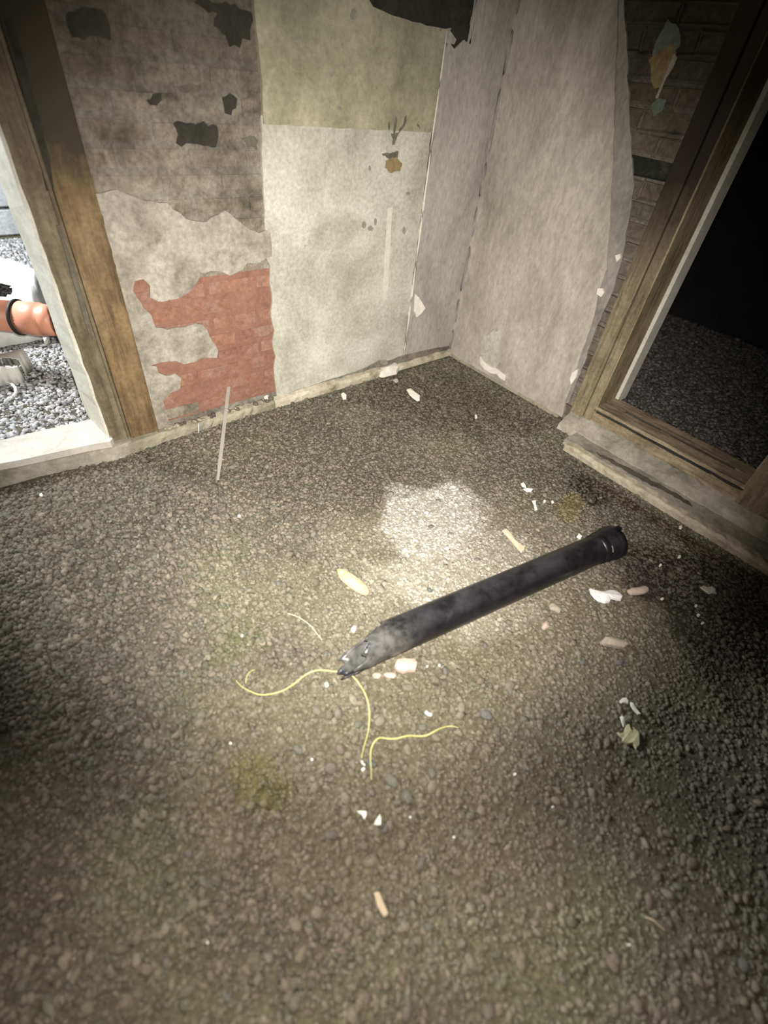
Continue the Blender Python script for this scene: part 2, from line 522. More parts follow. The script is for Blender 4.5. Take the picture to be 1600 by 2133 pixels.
def dirt_mat():
    t = NT('packed_dirt')
    a = t.n('ShaderNodeAttribute', attribute_name='dirt').outputs['Color']
    v = t.coord('pos')
    f = t.noise(v, 110, 4, 0.7); g = t.noise(v, 28, 5, 0.65)
    c = t.mix(1.0, a, t.ramp(f, [(0.3, (0.62, 0.61, 0.58)), (0.7, (1.2, 1.2, 1.18))]), 'MULTIPLY')
    c = t.mix(1.0, c, t.ramp(g, [(0.3, (0.75, 0.74, 0.70)), (0.7, (1.12, 1.12, 1.1))]), 'MULTIPLY')
    vo = t.n('ShaderNodeTexVoronoi'); vo.inputs['Scale'].default_value = 75; t.l(v, vo.inputs['Vector'])
    c = t.mix(1.0, c, t.ramp(vo.outputs['Distance'], [(0.1, (1.08, 1.08, 1.06)), (0.65, (0.7, 0.69, 0.66))]), 'MULTIPLY')
    t.bump(f, 0.7, 0.006)
    return t.done(c, 0.97, 0.1)


floor = link('floor', floor_grid(-4.2, 2.6, -3.2, 4.0, 0.016), dirt_mat(), kind='structure')


def gravel_mat():
    t = NT('gravel_stone')
    a = t.n('ShaderNodeAttribute', attribute_name='tint').outputs['Color']
    v = t.coord('pos')
    f = t.noise(v, 160, 3, 0.6)
    c = t.mix(1.0, a, t.ramp(f, [(0.3, (0.72, 0.71, 0.69)), (0.7, (1.12, 1.12, 1.1))]), 'MULTIPLY')
    return t.done(c, 0.9, 0.12)


M_GRAVEL = gravel_mat()
ico = bmesh.new(); bmesh.ops.create_icosphere(ico, subdivisions=1, radius=1.0)
ICO_V = np.array([v.co[:] for v in ico.verts]); ICO_F = np.array([[v.index for v in f.verts] for f in ico.faces]); ico.free()
PAL = 0.86 * np.array([[0.175, 0.155, 0.122], [0.13, 0.128, 0.098], [0.22, 0.178, 0.138], [0.095, 0.088, 0.07], [0.27, 0.235, 0.18], [0.15, 0.148, 0.125], [0.195, 0.152, 0.12], [0.075, 0.064, 0.05]])
PAL_OUT = np.array([[0.36, 0.35, 0.35], [0.27, 0.26, 0.27], [0.46, 0.45, 0.45], [0.18, 0.175, 0.18], [0.40, 0.41, 0.42], [0.52, 0.51, 0.50]])
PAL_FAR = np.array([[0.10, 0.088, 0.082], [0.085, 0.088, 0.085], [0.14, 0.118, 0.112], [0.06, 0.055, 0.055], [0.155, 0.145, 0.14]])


def gravel(name, x, y, size, pal, dirty=True):
    N = len(x)
    c, bury = ground(x, y)
    keep = rng.random(N) > bury * 0.3 if dirty else np.ones(N, bool)
    x, y, size, c, bury = x[keep], y[keep], size[keep], c[keep], bury[keep]
    N = len(x)
    V = ICO_V[None] * (1 + rng.normal(0, 0.20, (N, 12, 1)))
    ax = np.stack([rng.uniform(0.85, 1.45, N), rng.uniform(0.7, 1.0, N), rng.uniform(0.42, 0.75, N)], 1) * size[:, None]
    V = V * ax[:, None, :]
    a = rng.uniform(0, 2 * np.pi, N); b = rng.normal(0, 0.35, N); g = rng.normal(0, 0.35, N)
    ca, sa, cb, sb, cg, sg = np.cos(a), np.sin(a), np.cos(b), np.sin(b), np.cos(g), np.sin(g)
    R = np.empty((N, 3, 3))
    R[:, 0, 0] = ca * cb; R[:, 0, 1] = ca * sb * sg - sa * cg; R[:, 0, 2] = ca * sb * cg + sa * sg
    R[:, 1, 0] = sa * cb; R[:, 1, 1] = sa * sb * sg + ca * cg; R[:, 1, 2] = sa * sb * cg - ca * sg
    R[:, 2, 0] = -sb; R[:, 2, 1] = cb * sg; R[:, 2, 2] = cb * cg
    V = np.einsum('nij,nkj->nki', R, V)
    z = height(x, y) - 0.003 + size * rng.uniform(-0.15, 0.45, N) - (size * 0.6 * bury if dirty else 0)
    V += np.stack([x, y, z], 1)[:, None, :]
    col = pal[rng.integers(0, len(pal), N)] * rng.uniform(0.75, 1.25, (N, 1))
    if dirty:
        k = np.clip(0.35 + 0.6 * bury, 0, 0.92)[:, None]
        col = col * (1 - k) + c * rng.uniform(0.75, 1.3, (N, 1)) * k
    me = bpy.data.meshes.new(name)
    me.vertices.add(N * 12); me.vertices.foreach_set('co', V.astype(np.float32).ravel())
    fi = (ICO_F[None] + (np.arange(N) * 12)[:, None, None]).reshape(-1)
    nf = N * len(ICO_F)
    me.loops.add(nf * 3); me.loops.foreach_set('vertex_index', fi.astype(np.int32))
    me.polygons.add(nf); me.polygons.foreach_set('loop_start', (np.arange(nf) * 3).astype(np.int32))
    me.polygons.foreach_set('loop_total', np.full(nf, 3, np.int32))
    me.polygons.foreach_set('use_smooth', np.ones(nf, bool))
    me.update(calc_edges=True)
    at = me.color_attributes.new('tint', 'FLOAT_COLOR', 'POINT')
    cc = np.concatenate([np.repeat(col, 12, 0), np.ones((N * 12, 1))], 1)
    at.data.foreach_set('color', cc.astype(np.float32).ravel())
    return link(name, me, M_GRAVEL, floor, 'stuff')


def scatter(x0, x1, y0, y1, dens, margin=260):
    n = int((x1 - x0) * (y1 - y0) * dens)
    x = rng.uniform(x0, x1, n); y = rng.uniform(y0, y1, n)
    k = in_view(np.stack([x, y, np.zeros(n)], 1), margin)
    return x[k], y[k]


x, y = scatter(-3.3, -0.02, -3.1, -0.03, 9500)
k = ~((x > -0.24) & (y < -1.13))
x, y = x[k], y[k]
gravel('gravel', x, y, np.clip(rng.lognormal(math.log(0.0069), 0.32, len(x)), 0.0035, 0.016), PAL)
x, y = scatter(-3.3, -1.3, 0.19, 3.45, 6000, 60)
gravel('gravel', x, y, np.clip(rng.lognormal(math.log(0.0088), 0.28, len(x)), 0.004, 0.017), PAL_OUT, False)
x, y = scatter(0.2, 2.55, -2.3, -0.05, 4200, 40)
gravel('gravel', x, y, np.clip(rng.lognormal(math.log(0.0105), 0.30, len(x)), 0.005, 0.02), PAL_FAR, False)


# single stones that stand out of the gravel: parts of the floor
def stone_mesh(seed, mat, sub=2, flat=0.6, rough=0.13, ang=False):
    rr = np.random.default_rng(seed)
    bm = bmesh.new(); bmesh.ops.create_icosphere(bm, subdivisions=sub, radius=1.0)
    d = rr.normal(0, 1, (6, 3))
    for v in bm.verts:
        p = np.array(v.co[:])
        s = 1 + rough * np.sin(2.1 * p @ d[0] + 1) + rough * 0.7 * np.sin(3.3 * p @ d[1])
        if ang:
            for q in d[2:]:
                q = q / np.linalg.norm(q); h = p @ q * s
                if h > 0.7:
                    p = p - q * (h - 0.7)
        v.co = Vector((p[0] * s, p[1] * s * 0.8, p[2] * s * flat))
    me = to_mesh(bm, 'stone', True); me.materials.append(mat)
    return me


def stone_mat(name, cols):
    t = NT(name)
    info = t.n('ShaderNodeObjectInfo').outputs['Random']
    v = t.coord('pos')
    kk = 1.0 / (len(cols) - 1)
    base = t.ramp(info, [(i * kk, c) for i, c in enumerate(cols)])
    f = t.noise(v, 90, 4, 0.65)
    c = t.mix(1.0, base, t.ramp(f, [(0.3, (0.68, 0.67, 0.64)), (0.7, (1.1, 1.1, 1.08))]), 'MULTIPLY')
    t.bump(f, 0.4, 0.003)
    return t.done(c, 0.92, 0.12)


M_STONE = stone_mat('dull_stone', [(0.145, 0.132, 0.10), (0.20, 0.165, 0.125), (0.135, 0.135, 0.105), (0.22, 0.19, 0.145), (0.165, 0.13, 0.10), (0.125, 0.125, 0.115)])
M_STONE_PALE = stone_mat('pale_stone', [(0.34, 0.285, 0.225), (0.40, 0.335, 0.265), (0.30, 0.265, 0.21)])
SM = [stone_mesh(i, M_STONE, 1 if i > 3 else 2, 0.55, 0.14) for i in range(8)]
placed = []
spots = [(760, 1400, .020), (735, 1455, .022), (905, 1415, .019), (850, 1432, .02), (955, 1400, .017), (1000, 1420, .021), (925, 1445, .016),
         (705, 1485, .023), (790, 1500, .02), (1010, 1490, .021), (960, 1475, .019), (815, 1625, .023), (850, 1660, .022), (775, 1650, .018), (720, 1660, .024),
         (812, 1720, .017), (690, 1600, .02), (660, 1480, .019), (850, 1560, .02), (980, 1560, .018), (655, 1640, .017), (740, 1540, .02), (900, 1350, .016),
         (255, 1330, .016), (310, 1548, .016), (300, 1695, .015), (285, 1712, .012), (420, 1545, .013), (300, 1770, .013), (1045, 1830, .015), (880, 1790, .013),
         (840, 1400, .014), (1075, 1190, .015), (870, 1140, .014), (780, 1130, .013), (1160, 1255, .017), (1195, 1340, .019), (1010, 1345, .016), (600, 1240, .013),
         (490, 1080, .012), (1060, 1430, .018), (690, 1740, .017), (900, 1640, .018), (620, 1560, .018), (560, 1480, .017), (580, 1700, .016), (980, 1700, .016)]
for px, py, s in spots:
    xx, yy = on_floor(px, py); placed.append((xx, yy, s))
while len(placed) < 290:
    px, py = random.uniform(20, 1580), random.uniform(880, 2115)
    xx, yy = on_floor(px, py)
    if yy > -0.1 or (xx > -0.34 and yy < -1.05) or xx > -0.12:
        continue
    placed.append((xx, yy, random.uniform(0.009, 0.0135)))
for i, (xx, yy, s) in enumerate(placed):
    o = link('stone', SM[i % 8], None, floor)
    s *= 0.8 if i < len(spots) else 1.0
    z = float(height(np.array([xx]), np.array([yy]))[0])
    o.location = (xx, yy, z + s * 0.05)
    o.rotation_euler = (random.uniform(-.25, .25), random.uniform(-.25, .25), random.uniform(0, 6.28))
    o.scale = (s * random.uniform(0.95, 1.3), s * random.uniform(0.85, 1.15), s * random.uniform(0.7, 1.0))

# ------------------------------------------------------------------ left wall
DX0, DX1 = -2.99, -2.162          # left doorway
WT = 0.19
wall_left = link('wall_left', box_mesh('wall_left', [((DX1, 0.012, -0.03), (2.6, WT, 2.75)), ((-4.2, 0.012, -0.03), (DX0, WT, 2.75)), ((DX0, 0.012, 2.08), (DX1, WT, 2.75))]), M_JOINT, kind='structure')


def ZL(p):
    return on_left(p[0], p[1])


bz0, bz1 = -1.95, -1.322          # the brick strip between the doorway and the plaster
z4 = lambda L: [ZL((240 + a * 0.225, 520 + b * 0.225)) for a, b in L]
ORANGE = z4([(1340, 120), (1220, 120), (1180, 180), (1060, 240), (980, 200), (780, 210), (780, 260), (700, 380), (600, 440), (400, 480), (320, 440), (320, 330), (260, 270),
             (180, 290), (160, 380), (200, 440), (260, 540), (330, 600), (370, 720), (480, 740), (600, 720), (740, 680), (800, 690), (850, 740), (900, 850), (950, 940),
             (940, 1000), (800, 1000), (740, 1040), (640, 1060), (560, 1030), (440, 1040), (330, 1070), (380, 1080), (400, 1140), (480, 1170), (560, 1150), (610, 1190),
             (600, 1290), (520, 1320), (440, 1400)])
top_edge = [(-1.95, 0.99), (-1.88, 1.00), (-1.80, 0.965), (-1.72, 0.955), (-1.66, 0.90), (-1.58, 0.885), (-1.50, 0.92), (-1.42, 0.86), (-1.36, 0.83), (bz1 + .016, 0.84)]
SKIN = top_edge + [(bz1 + .016, ORANGE[0][1] + 0.02)] + ORANGE + [(-1.90, 0.055), (-1.952, 0.055)]
skin_pts = ragged(SKIN, 0.022, 0.0045, 3)
link('mortar_skin', slab('mortar_skin', skin_pts, -0.0025, 0.008, 'y'), M_LIME, wall_left)
lump = ragged(z4([(400, 1180), (520, 1190), (600, 1200), (590, 1260), (480, 1280), (400, 1330), (380, 1250)]), 0.015, 0.004, 4)
link('mortar_patch', slab('mortar_patch', lump, -0.002, 0.008, 'y'), M_FILLET, wall_left)
opoly = ORANGE + [(-1.35, 0.06), (bz1, 0.06), (bz1, ORANGE[0][1])]
link('orange_mortar', slab('orange_mortar', [(-1.93, 0.075), (bz1 + .03, 0.075), (bz1 + .03, 0.72), (-1.93, 0.72)], 0.0096, 0.012, 'y'), M_ORANGE_MORTAR, wall_left)

BL, BH = 0.215, 0.065


def brick_mesh(name, mat, seed, axis):
    rr = random.Random(seed)
    bm = bmesh.new()
    add_box(bm, (-0.5, -0.5, -0.5), (0.5, 0.5, 0.5))
    for v in bm.verts:
        v.co += Vector((rr.uniform(-.01, .01), 0, rr.uniform(-.04, .04)))
    bm2 = to_mesh(bm, name)
    bm2.materials.append(mat)
    bm = bmesh.new(); bm.from_mesh(bm2)
    S = (BL, 0.03, BH) if axis == 'y' else (0.03, BL, BH)
    for v in bm.verts:
        if axis == 'x':
            v.co = Vector((v.co.y, v.co.x, v.co.z))
        v.co = Vector((v.co.x * S[0], v.co.y * S[1], v.co.z * S[2]))
    bmesh.ops.bevel(bm, geom=list(bm.edges), offset=0.0075, segments=2, affect='EDGES')
    bmesh.ops.recalc_face_normals(bm, faces=bm.faces)
    bm.to_mesh(bm2); bm.free()
    return bm2


def variants(mat, axis):
    return [brick_mesh('brick', mat, i, axis) for i in range(4)]


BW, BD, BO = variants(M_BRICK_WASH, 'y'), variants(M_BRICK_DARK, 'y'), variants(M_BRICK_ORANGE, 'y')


def lay(parent, axis, u0, u1, z0, z1, pick, skip, face, phase=0, courses=0.075):
    z = z0; row = 0
    while z < z1:
        u = u0 - (0.1125 if (row + phase) % 2 else 0.0)
        while u < u1:
            a, b = max(u, u0), min(u + BL, u1)
            if b - a > 0.03:
                c = ((a + b) / 2, z + BH / 2)
                if not skip(c, a, b):
                    o = link('brick', random.choice(pick(c, a, b)), None, parent)
                    d = face + random.uniform(-0.002, 0.002) + 0.015
                    o.location = (c[0], d, c[1]) if axis == 'y' else (d, c[0], c[1])
                    o.rotation_euler = (0, random.uniform(-.012, .012), 0) if axis == 'y' else (random.uniform(-.012, .012), 0, 0)
                    o.scale = ((b - a) / BL, 1, 1) if axis == 'y' else (1, (b - a) / BL, 1)
            u += BL + 0.01
        z += courses; row += 1



def pick_left(c, a, b):
    if c[1] < 0.71 and any(inside((u, c[1] + dz), opoly) for u in (a + .02, c[0], b - .02) for dz in (-.02, 0, .02)):
        return BO
    return BW


def skip_left(c, a, b):
    q = [(u, c[1] + dz) for u in (a + .005, c[0], b - .005) for dz in (-.03, 0, .03)]
    return all(inside(p, SKIN) for p in q)


lay(wall_left, 'y', bz0, bz1 + 0.022, 0.078, 2.0, pick_left, skip_left, 0.0082)

def stain(parent, axis, pts, d, mat, amp=0.004, step=0.012, seed=1, name='stain'):
    link(name, slab(name, ragged(pts, step, amp, seed), d - 0.0006, d, axis), mat, parent)


# plaster panels of the left wall
hole = [ZL(p) for p in ((745, -6), (775, 14), (815, 32), (860, 46), (900, 55), (925, 60), (938, 58))]
LOW = [(bz1, 0.05)] + [ZL(p) for p in ((574, 800), (571, 770), (575, 745), (568, 715), (572, 690), (565, 660), (568, 630), (562, 590), (563, 555), (556, 540), (553, 480), (549, 400), (546, 330), (544, 240))] + [(-0.435, 1.235), (-0.430, 0.60), (-0.432, 0.085), (-0.55, 0.075), (-0.62, 0.095), (-0.75, 0.07), (-0.9, 0.062), (-1.1, 0.055)]
link('plaster_panel', slab('plaster_panel', ragged(LOW, 0.03, 0.003, 5), 0.0, 0.013, 'y'), M_PLASTER, wall_left)
UP = [(-1.310, 1.192), (-1.306, 1.3), (-1.318, 1.45), (-1.322, 1.6), (-1.33, 2.05), (-0.93, 2.05), (-0.905, 1.75), (-0.89, 1.60)] + hole[1:] + [(-0.42, 1.50), (-0.43, 1.35), (-0.435, 1.187)]
link('plaster_panel', slab('plaster_panel', ragged(UP, 0.035, 0.002, 6), -0.007, 0.013, 'y'), M_PLASTER_UP, wall_left)
STRIP = [(-0.418, 0.085), (-0.418, 1.46), (-0.40, 1.495), (-0.36, 1.475), (-0.31, 1.51), (-0.285, 1.50), (-0.28, 1.75), (-0.27, 2.05), (0.008, 2.05), (0.008, 0.06), (-0.2, 0.075)]
link('plaster_panel', slab('plaster_panel', ragged(STRIP, 0.04, 0.002, 7), -0.001, 0.013, 'y'), M_STRIP, wall_left)
link('edge_bead', tube('edge_bead', [(-0.426 + 0.002 * math.sin(i), -0.004, 0.085 + i * 0.072) for i in range(21)], 0.0055, 8), M_PALESMEAR, wall_left)
link('bead_end', slab('bead_end', [ZL(p) for p in ((928, 90), (926, 72), (934, 62), (948, 82), (944, 92))], -0.008, 0.0, 'y'), M_STRIP, wall_left)
link('edge_bead', tube('edge_bead', [(-0.272 + 0.002 * math.sin(i * 2), -0.003, 1.50 + i * 0.05) for i in range(12)], 0.004, 6), M_STRIP, wall_left)
link('broken_masonry', box_mesh('broken_masonry', [((-0.95, 0.006, 1.42), (-0.265, 0.012, 2.06))]), M_SOOT, wall_left)
BS = variants(M_SOOT, 'y')
lay(wall_left, 'y', -0.92, -0.27, 1.50, 2.0, lambda c, a, b: BS, lambda c, a, b: False, 0.004)
BLK = [[(360, 257), (380, 254), (415, 256), (452, 262), (455, 280), (450, 306), (425, 304), (400, 299), (378, 306), (366, 298), (370, 280)],
       [(462, 203), (478, 194), (494, 205), (492, 225), (482, 240), (468, 236), (466, 220)], [(304, 208), (318, 196), (336, 194), (337, 208), (326, 220), (312, 218)],
       [(142, 24), (170, 14), (215, 20), (228, 50), (232, 84), (205, 76), (175, 84), (150, 78), (138, 50)],
       [(405, 5), (430, -4), (480, 10), (524, 25), (522, 84), (505, 80), (500, 100), (478, 98), (470, 75), (445, 55), (452, 28), (425, 18)],
       [(368, 180), (400, 172), (440, 176), (438, 186), (400, 190), (376, 190)], [(500, 288), (520, 282), (537, 292), (536, 312), (515, 302)], [(255, 95), (300, 96), (310, 106), (270, 110)]]
for i, L in enumerate(BLK):
    stain(wall_left, 'y', [ZL(p) for p in L], -0.0005, M_SOOT if i < 5 else M_BACK, 0.007, 0.014, 70 + i, 'soot_patch')
# raised line in the corner and torn bits of plaster
link('corner_bead', tube('corner_bead', [(-0.002, -0.004 - 0.003 * math.sin(i * 1.3), 0.04 + i * 0.1) for i in range(18)], 0.015, 8), M_UNDER, wall_left)
link('torn_plaster', slab('torn_plaster', [ZL(p) for p in ((862, 648), (864, 612), (870, 618), (877, 628), (884, 641), (876, 652), (866, 660))], -0.009, -0.001, 'y'), M_WHITE_PL, wall_left)


for i, L in enumerate([((820, 250), (823, 240), (825, 252), (822, 272), (818, 284), (817, 268)), ((841, 243), (844, 238), (845, 250), (838, 266), (830, 276), (828, 270), (838, 258)),
                       ((806, 258), (809, 252), (810, 266), (808, 272)), ((866, 256), (871, 261), (873, 268), (867, 262)), ((812, 278), (830, 274), (826, 282), (820, 300), (814, 302), (816, 290))]):
    stain(wall_left, 'y', [ZL(p) for p in L], -0.0078 if i < 4 else -0.0085, M_MOULD, 0.002, 0.01, i, 'mould_stain')
stain(wall_left, 'y', [ZL(p) for p in ((795, 320), (830, 315), (828, 330), (812, 334))], -0.0002, M_MOULD, 0.003, 0.01, 12, 'mould_stain')
stain(wall_left, 'y', [ZL(p) for p in ((803, 334), (826, 326), (838, 340), (834, 356), (812, 360), (802, 350))], -0.0004, M_RUST, 0.004, 0.01, 13, 'rust_stain')
for i, (px, py, w, h) in enumerate([(758, 468, 5, 8), (772, 476, 6, 6), (782, 462, 3, 8), (850, 403, 5, 4), (704, 224, 5, 5), (770, 350, 3, 6), (842, 480, 4, 8), (688, 150, 4, 12), (612, 80, 5, 5), (735, 30, 9, 14), (800, 755, 9, 6), (690, 850, 8, 5)]):
    L = [(px + w * math.cos(a), py + h * math.sin(a)) for a in (0, 1, 2, 3, 4, 5)]
    dd = -0.0075 if py < 258 else -0.0004
    stain(wall_left, 'y', [ZL(p) for p in L], dd, M_MOULD_SOFT, 0.003, 0.008, 20 + i, 'mould_stain')
link('plaster_smear', slab('plaster_smear', ragged([ZL(p) for p in ((808, 432), (817, 432), (812, 520), (806, 624), (797, 624), (802, 520))], 0.03, 0.002, 9), -0.003, 0.0, 'y'), M_PALESMEAR, wall_left)

# broken mortar ledge along the foot of the left wall
prof = [(0.0, 0.0), (-0.034, 0.0), (-0.036, 0.030), (-0.026, 0.046), (0.0, 0.052)]
base = link('baseboard_left', extrude_profile('baseboard_left', prof, -1.975, -1.36, 26, 0.0065, 5, 'x'), M_CONC, kind='structure')
link('ledge_length', extrude_profile('ledge_length', prof, -1.352, -0.62, 24, 0.004, 6, 'x'), M_LEDGE, base)
link('ledge_length', extrude_profile('ledge_length', [(0.0, 0.0), (-0.024, 0.0), (-0.022, 0.028), (0.0, 0.034)], -0.62, -0.002, 20, 0.004, 7, 'x'), M_LEDGE, base)
rub = stone_mesh(40, M_CONC, 1, 0.6, 0.2); rub2 = stone_mesh(41, M_BACK, 1, 0.6, 0.2)
for i in range(34):
    xx = random.uniform(-1.92, -1.36)
    s = random.uniform(0.008, 0.019)
    o = link('mortar_crumb', rub if i % 3 else rub2, None, base)
    o.location = (xx, random.uniform(-0.022, -0.006), 0.05 + s * 0.25); o.scale = (s * 1.4, s, s); o.rotation_euler = (0, 0, random.uniform(0, 3))

# ------------------------------------------------------------------ left doorway frame
door1 = empty('door_1', (DX1, 0, 0)); door1['kind'] = 'structure'


def put(name, me, mat, parent, kind=None):
    o = link(name, me, mat, parent, kind)
    o.matrix_parent_inverse = Matrix.Translation(parent.location).inverted()
    return o


put('architrave', box_mesh('architrave', [((-2.074, -0.018, 0.035), (-1.951, 0.02, 2.2))], 0.006), M_WOOD_IN, door1)
put('door_lining', box_mesh('door_lining', [((-2.158, -0.010, 0.03), (-2.080, 0.03, 2.12))], 0.005), M_WOOD_OUT, door1)
put('stop_bead', box_mesh('stop_bead', [((-2.0885, -0.021, 0.05), (-2.0765, 0.0, 2.1))], 0.003), M_WOOD_OUT, door1)
gv = ragged([on_left(px, py, -0.019) for px, py in ((8, 40), (40, 150), (62, 250), (84, 340), (98, 398), (112, 392), (104, 330), (82, 240), (58, 150), (28, 40))], 0.04, 0.003, 41)
put('dark_groove', slab('dark_groove', gv, -0.0195, -0.005, 'y'), M_SOOT, door1)
gv = ragged([on_left(px, py, -0.019) for px, py in ((118, 470), (140, 540), (160, 610), (186, 700), (190, 696), (172, 612), (152, 535), (128, 468))], 0.04, 0.002, 42)
put('dark_groove', slab('dark_groove', gv, -0.0185, -0.005, 'y'), M_BACK, door1)
bm = bmesh.new()
vs = [bm.verts.new(p) for p in ((-2.165, -0.008, 0.09), (-2.157, -0.012, 0.09), (-2.157, WT, 0.09), (-2.186, WT, 0.09), (-2.165, -0.008, 2.09), (-2.157, -0.012, 2.09), (-2.157, WT, 2.09), (-2.186, WT, 2.09))]
for q in ((0, 1, 2, 3), (4, 5, 6, 7), (0, 1, 5, 4), (1, 2, 6, 5), (2, 3, 7, 6), (3, 0, 4, 7)):
    bm.faces.new([vs[i] for i in q])
bmesh.ops.subdivide_edges(bm, edges=[e for e in bm.edges if abs(e.verts[0].co.z - e.verts[1].co.z) > 1], cuts=40)
rr = random.Random(2)
for v in bm.verts:
    if 0.1 < v.co.z < 2.0:
        v.co.x += rr.uniform(-.003, .003)
put('jamb', to_mesh(bm, 'jamb'), M_CREAM, door1)
put('jamb', box_mesh('jamb', [((DX0 - 0.01, -0.012, 0.09), (DX0 + 0.02, WT, 2.09))], 0.003), M_CREAM, door1)
put('lintel_board', box_mesh('lintel_board', [((DX0, -0.012, 2.06), (DX1, WT, 2.09))], 0.003), M_CREAM, door1)
sill_pts = [(-3.0, 0.02), (-2.56, 0.012), (-2.46, -0.005), (-2.25, -0.030), (-2.165, -0.048), (-2.150, -0.030), (-2.150, 0.165), (-2.186, 0.166), (-2.55, 0.182), (-3.0, 0.195)]
put('sill_board', slab('sill_board', ragged(sill_pts, 0.05, 0.002, 8), 0.092, 0.02, 'z'), M_SILL, door1)
put('sill_riser', slab('sill_riser', [(-3.0, 0.012), (-2.46, -0.012), (-2.165, -0.056), (-2.085, -0.045), (-2.075, 0.0), (-2.075, 0.02), (-3.0, 0.03)], 0.062, -0.02, 'z'), M_FILLET, door1)
put('plinth_block', slab('plinth_block', ragged([(-2.155, -0.045), (-2.08, -0.05), (-1.96, -0.038), (-1.96, 0.01), (-2.155, 0.01)], 0.03, 0.003, 2), 0.058, 0.0, 'z'), M_CONC, door1)

# ------------------------------------------------------------------ right wall
JY0, JY1 = -1.105, -1.886          # right doorway
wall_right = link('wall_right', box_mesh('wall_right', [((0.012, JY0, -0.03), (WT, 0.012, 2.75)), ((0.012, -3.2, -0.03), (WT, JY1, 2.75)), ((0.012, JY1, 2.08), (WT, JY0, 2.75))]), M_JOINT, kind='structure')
ZR = lambda p: on_right(p[0], p[1])
edge = [ZR(p) for p in ((1172, 868), (1180, 836), (1192, 800), (1208, 750), (1222, 712), (1240, 655), (1250, 605), (1266, 560), (1270, 500), (1275, 420), (1280, 330), (1282, 230), (1284, 150), (1288, 60), (1291, -10))]
PR = [(0.006, 0.012), (-0.45, 0.006)] + edge + [(-0.42, 2.05), (0.006, 2.05)]
link('plaster_panel', slab('plaster_panel', ragged(PR, 0.03, 0.003, 15), -0.0085, 0.013, 'x'), M_PLASTER_R, wall_right)
UC = [ZR(p) for p in ((1186, 838), (1200, 800), (1222, 745), (1240, 690), (1262, 640), (1282, 590), (1300, 520), (1312, 450), (1322, 385), (1318, 340), (1312, 250), (1306, 100), (1300, -5))]
link('plaster_undercoat', slab('plaster_undercoat', ragged([(-0.86, 0.03)] + UC + [(-0.46, 2.05), (-0.38, 2.05), (-0.40, 1.0), (-0.7, 0.03)], 0.03, 0.004, 16), -0.0022, 0.0115, 'x'), M_UNDER, wall_right)
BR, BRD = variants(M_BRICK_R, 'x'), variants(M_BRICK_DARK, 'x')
dkr = [ZR(p) for p in ((1350, 362), (1385, 370))]
lay(wall_right, 'x', -0.985, -0.44, 0.03, 2.0,
    lambda c, a, b: BRD if any(a < q[0] < b and abs(q[1] - c[1]) < 0.037 for q in dkr) else BR,
    lambda c, a, b: all(inside((u, c[1] + dz), PR) for u in (a + .005, b - .005) for dz in (-.03, .03)), 0.0085, 1)
stain(wall_right, 'x', [ZR(p) for p in ((1360, 110), (1392, 40), (1415, 60), (1418, 95), (1385, 125), (1370, 145))], -0.003, M_TEAL, 0.006, 0.02, 31)
stain(wall_right, 'x', [ZR(p) for p in ((1352, 125), (1375, 112), (1395, 92), (1410, 110), (1400, 145), (1382, 180), (1364, 185), (1368, 210), (1362, 180))], -0.0036, M_RUST, 0.006, 0.02, 32, 'rust_stain')
stain(wall_right, 'x', [ZR(p) for p in ((1406, 112), (1412, 120), (1404, 140), (1388, 165), (1372, 205), (1366, 205), (1384, 160), (1396, 135))], -0.004, M_PLASTER_R, 0.003, 0.02, 33, 'plaster_smear')
stain(wall_right, 'x', [ZR(p) for p in ((1358, 218), (1372, 205), (1390, 208), (1380, 232), (1362, 242))], -0.0036, M_TEAL, 0.005, 0.02, 34)
stain(wall_right, 'x', [ZR(p) for p in ((1318, 545), (1330, 540), (1336, 555), (1324, 562))], -0.005, M_RUST, 0.004, 0.02, 35, 'rust_stain')
for i, L in enumerate([((1248, 600), (1258, 600), (1262, 608), (1255, 618), (1246, 612)), ((1284, 532), (1294, 528), (1296, 536), (1288, 545)),
                       ((1195, 775), (1206, 768), (1203, 785), (1192, 800), (1190, 788))]):
    link('torn_plaster', slab('torn_plaster', [ZR(p) for p in L], -0.013, 0.0, 'x'), M_WHITE_PL, wall_right)
link('torn_plaster', slab('torn_plaster', ragged([ZR(p) for p in ((1003, 742), (1010, 752), (1022, 762), (1036, 766), (1044, 772), (1056, 780), (1054, 792), (1044, 786), (1038, 778), (1025, 776), (1012, 768), (1004, 758))], 0.02, 0.003, 17), -0.015, -0.003, 'x'), M_WHITE_PL, wall_right)
wc = [ZR(p) for p in ((1000, 720), (1010, 700), (1030, 688), (1048, 690), (1040, 720), (1046, 750), (1034, 768), (1020, 762), (1006, 748))]
stain(wall_right, 'x', wc, -0.0088, M_PLASTER, 0.006, 0.02, 36, 'pale_patch')
link('mortar_fillet', extrude_profile('mortar_fillet', [(0.0, 0.0), (-0.020, 0.0), (-0.012, 0.012), (0.0, 0.022)], -0.92, -0.02, 30, 0.004, 8, 'y'), M_CONC, wall_right)

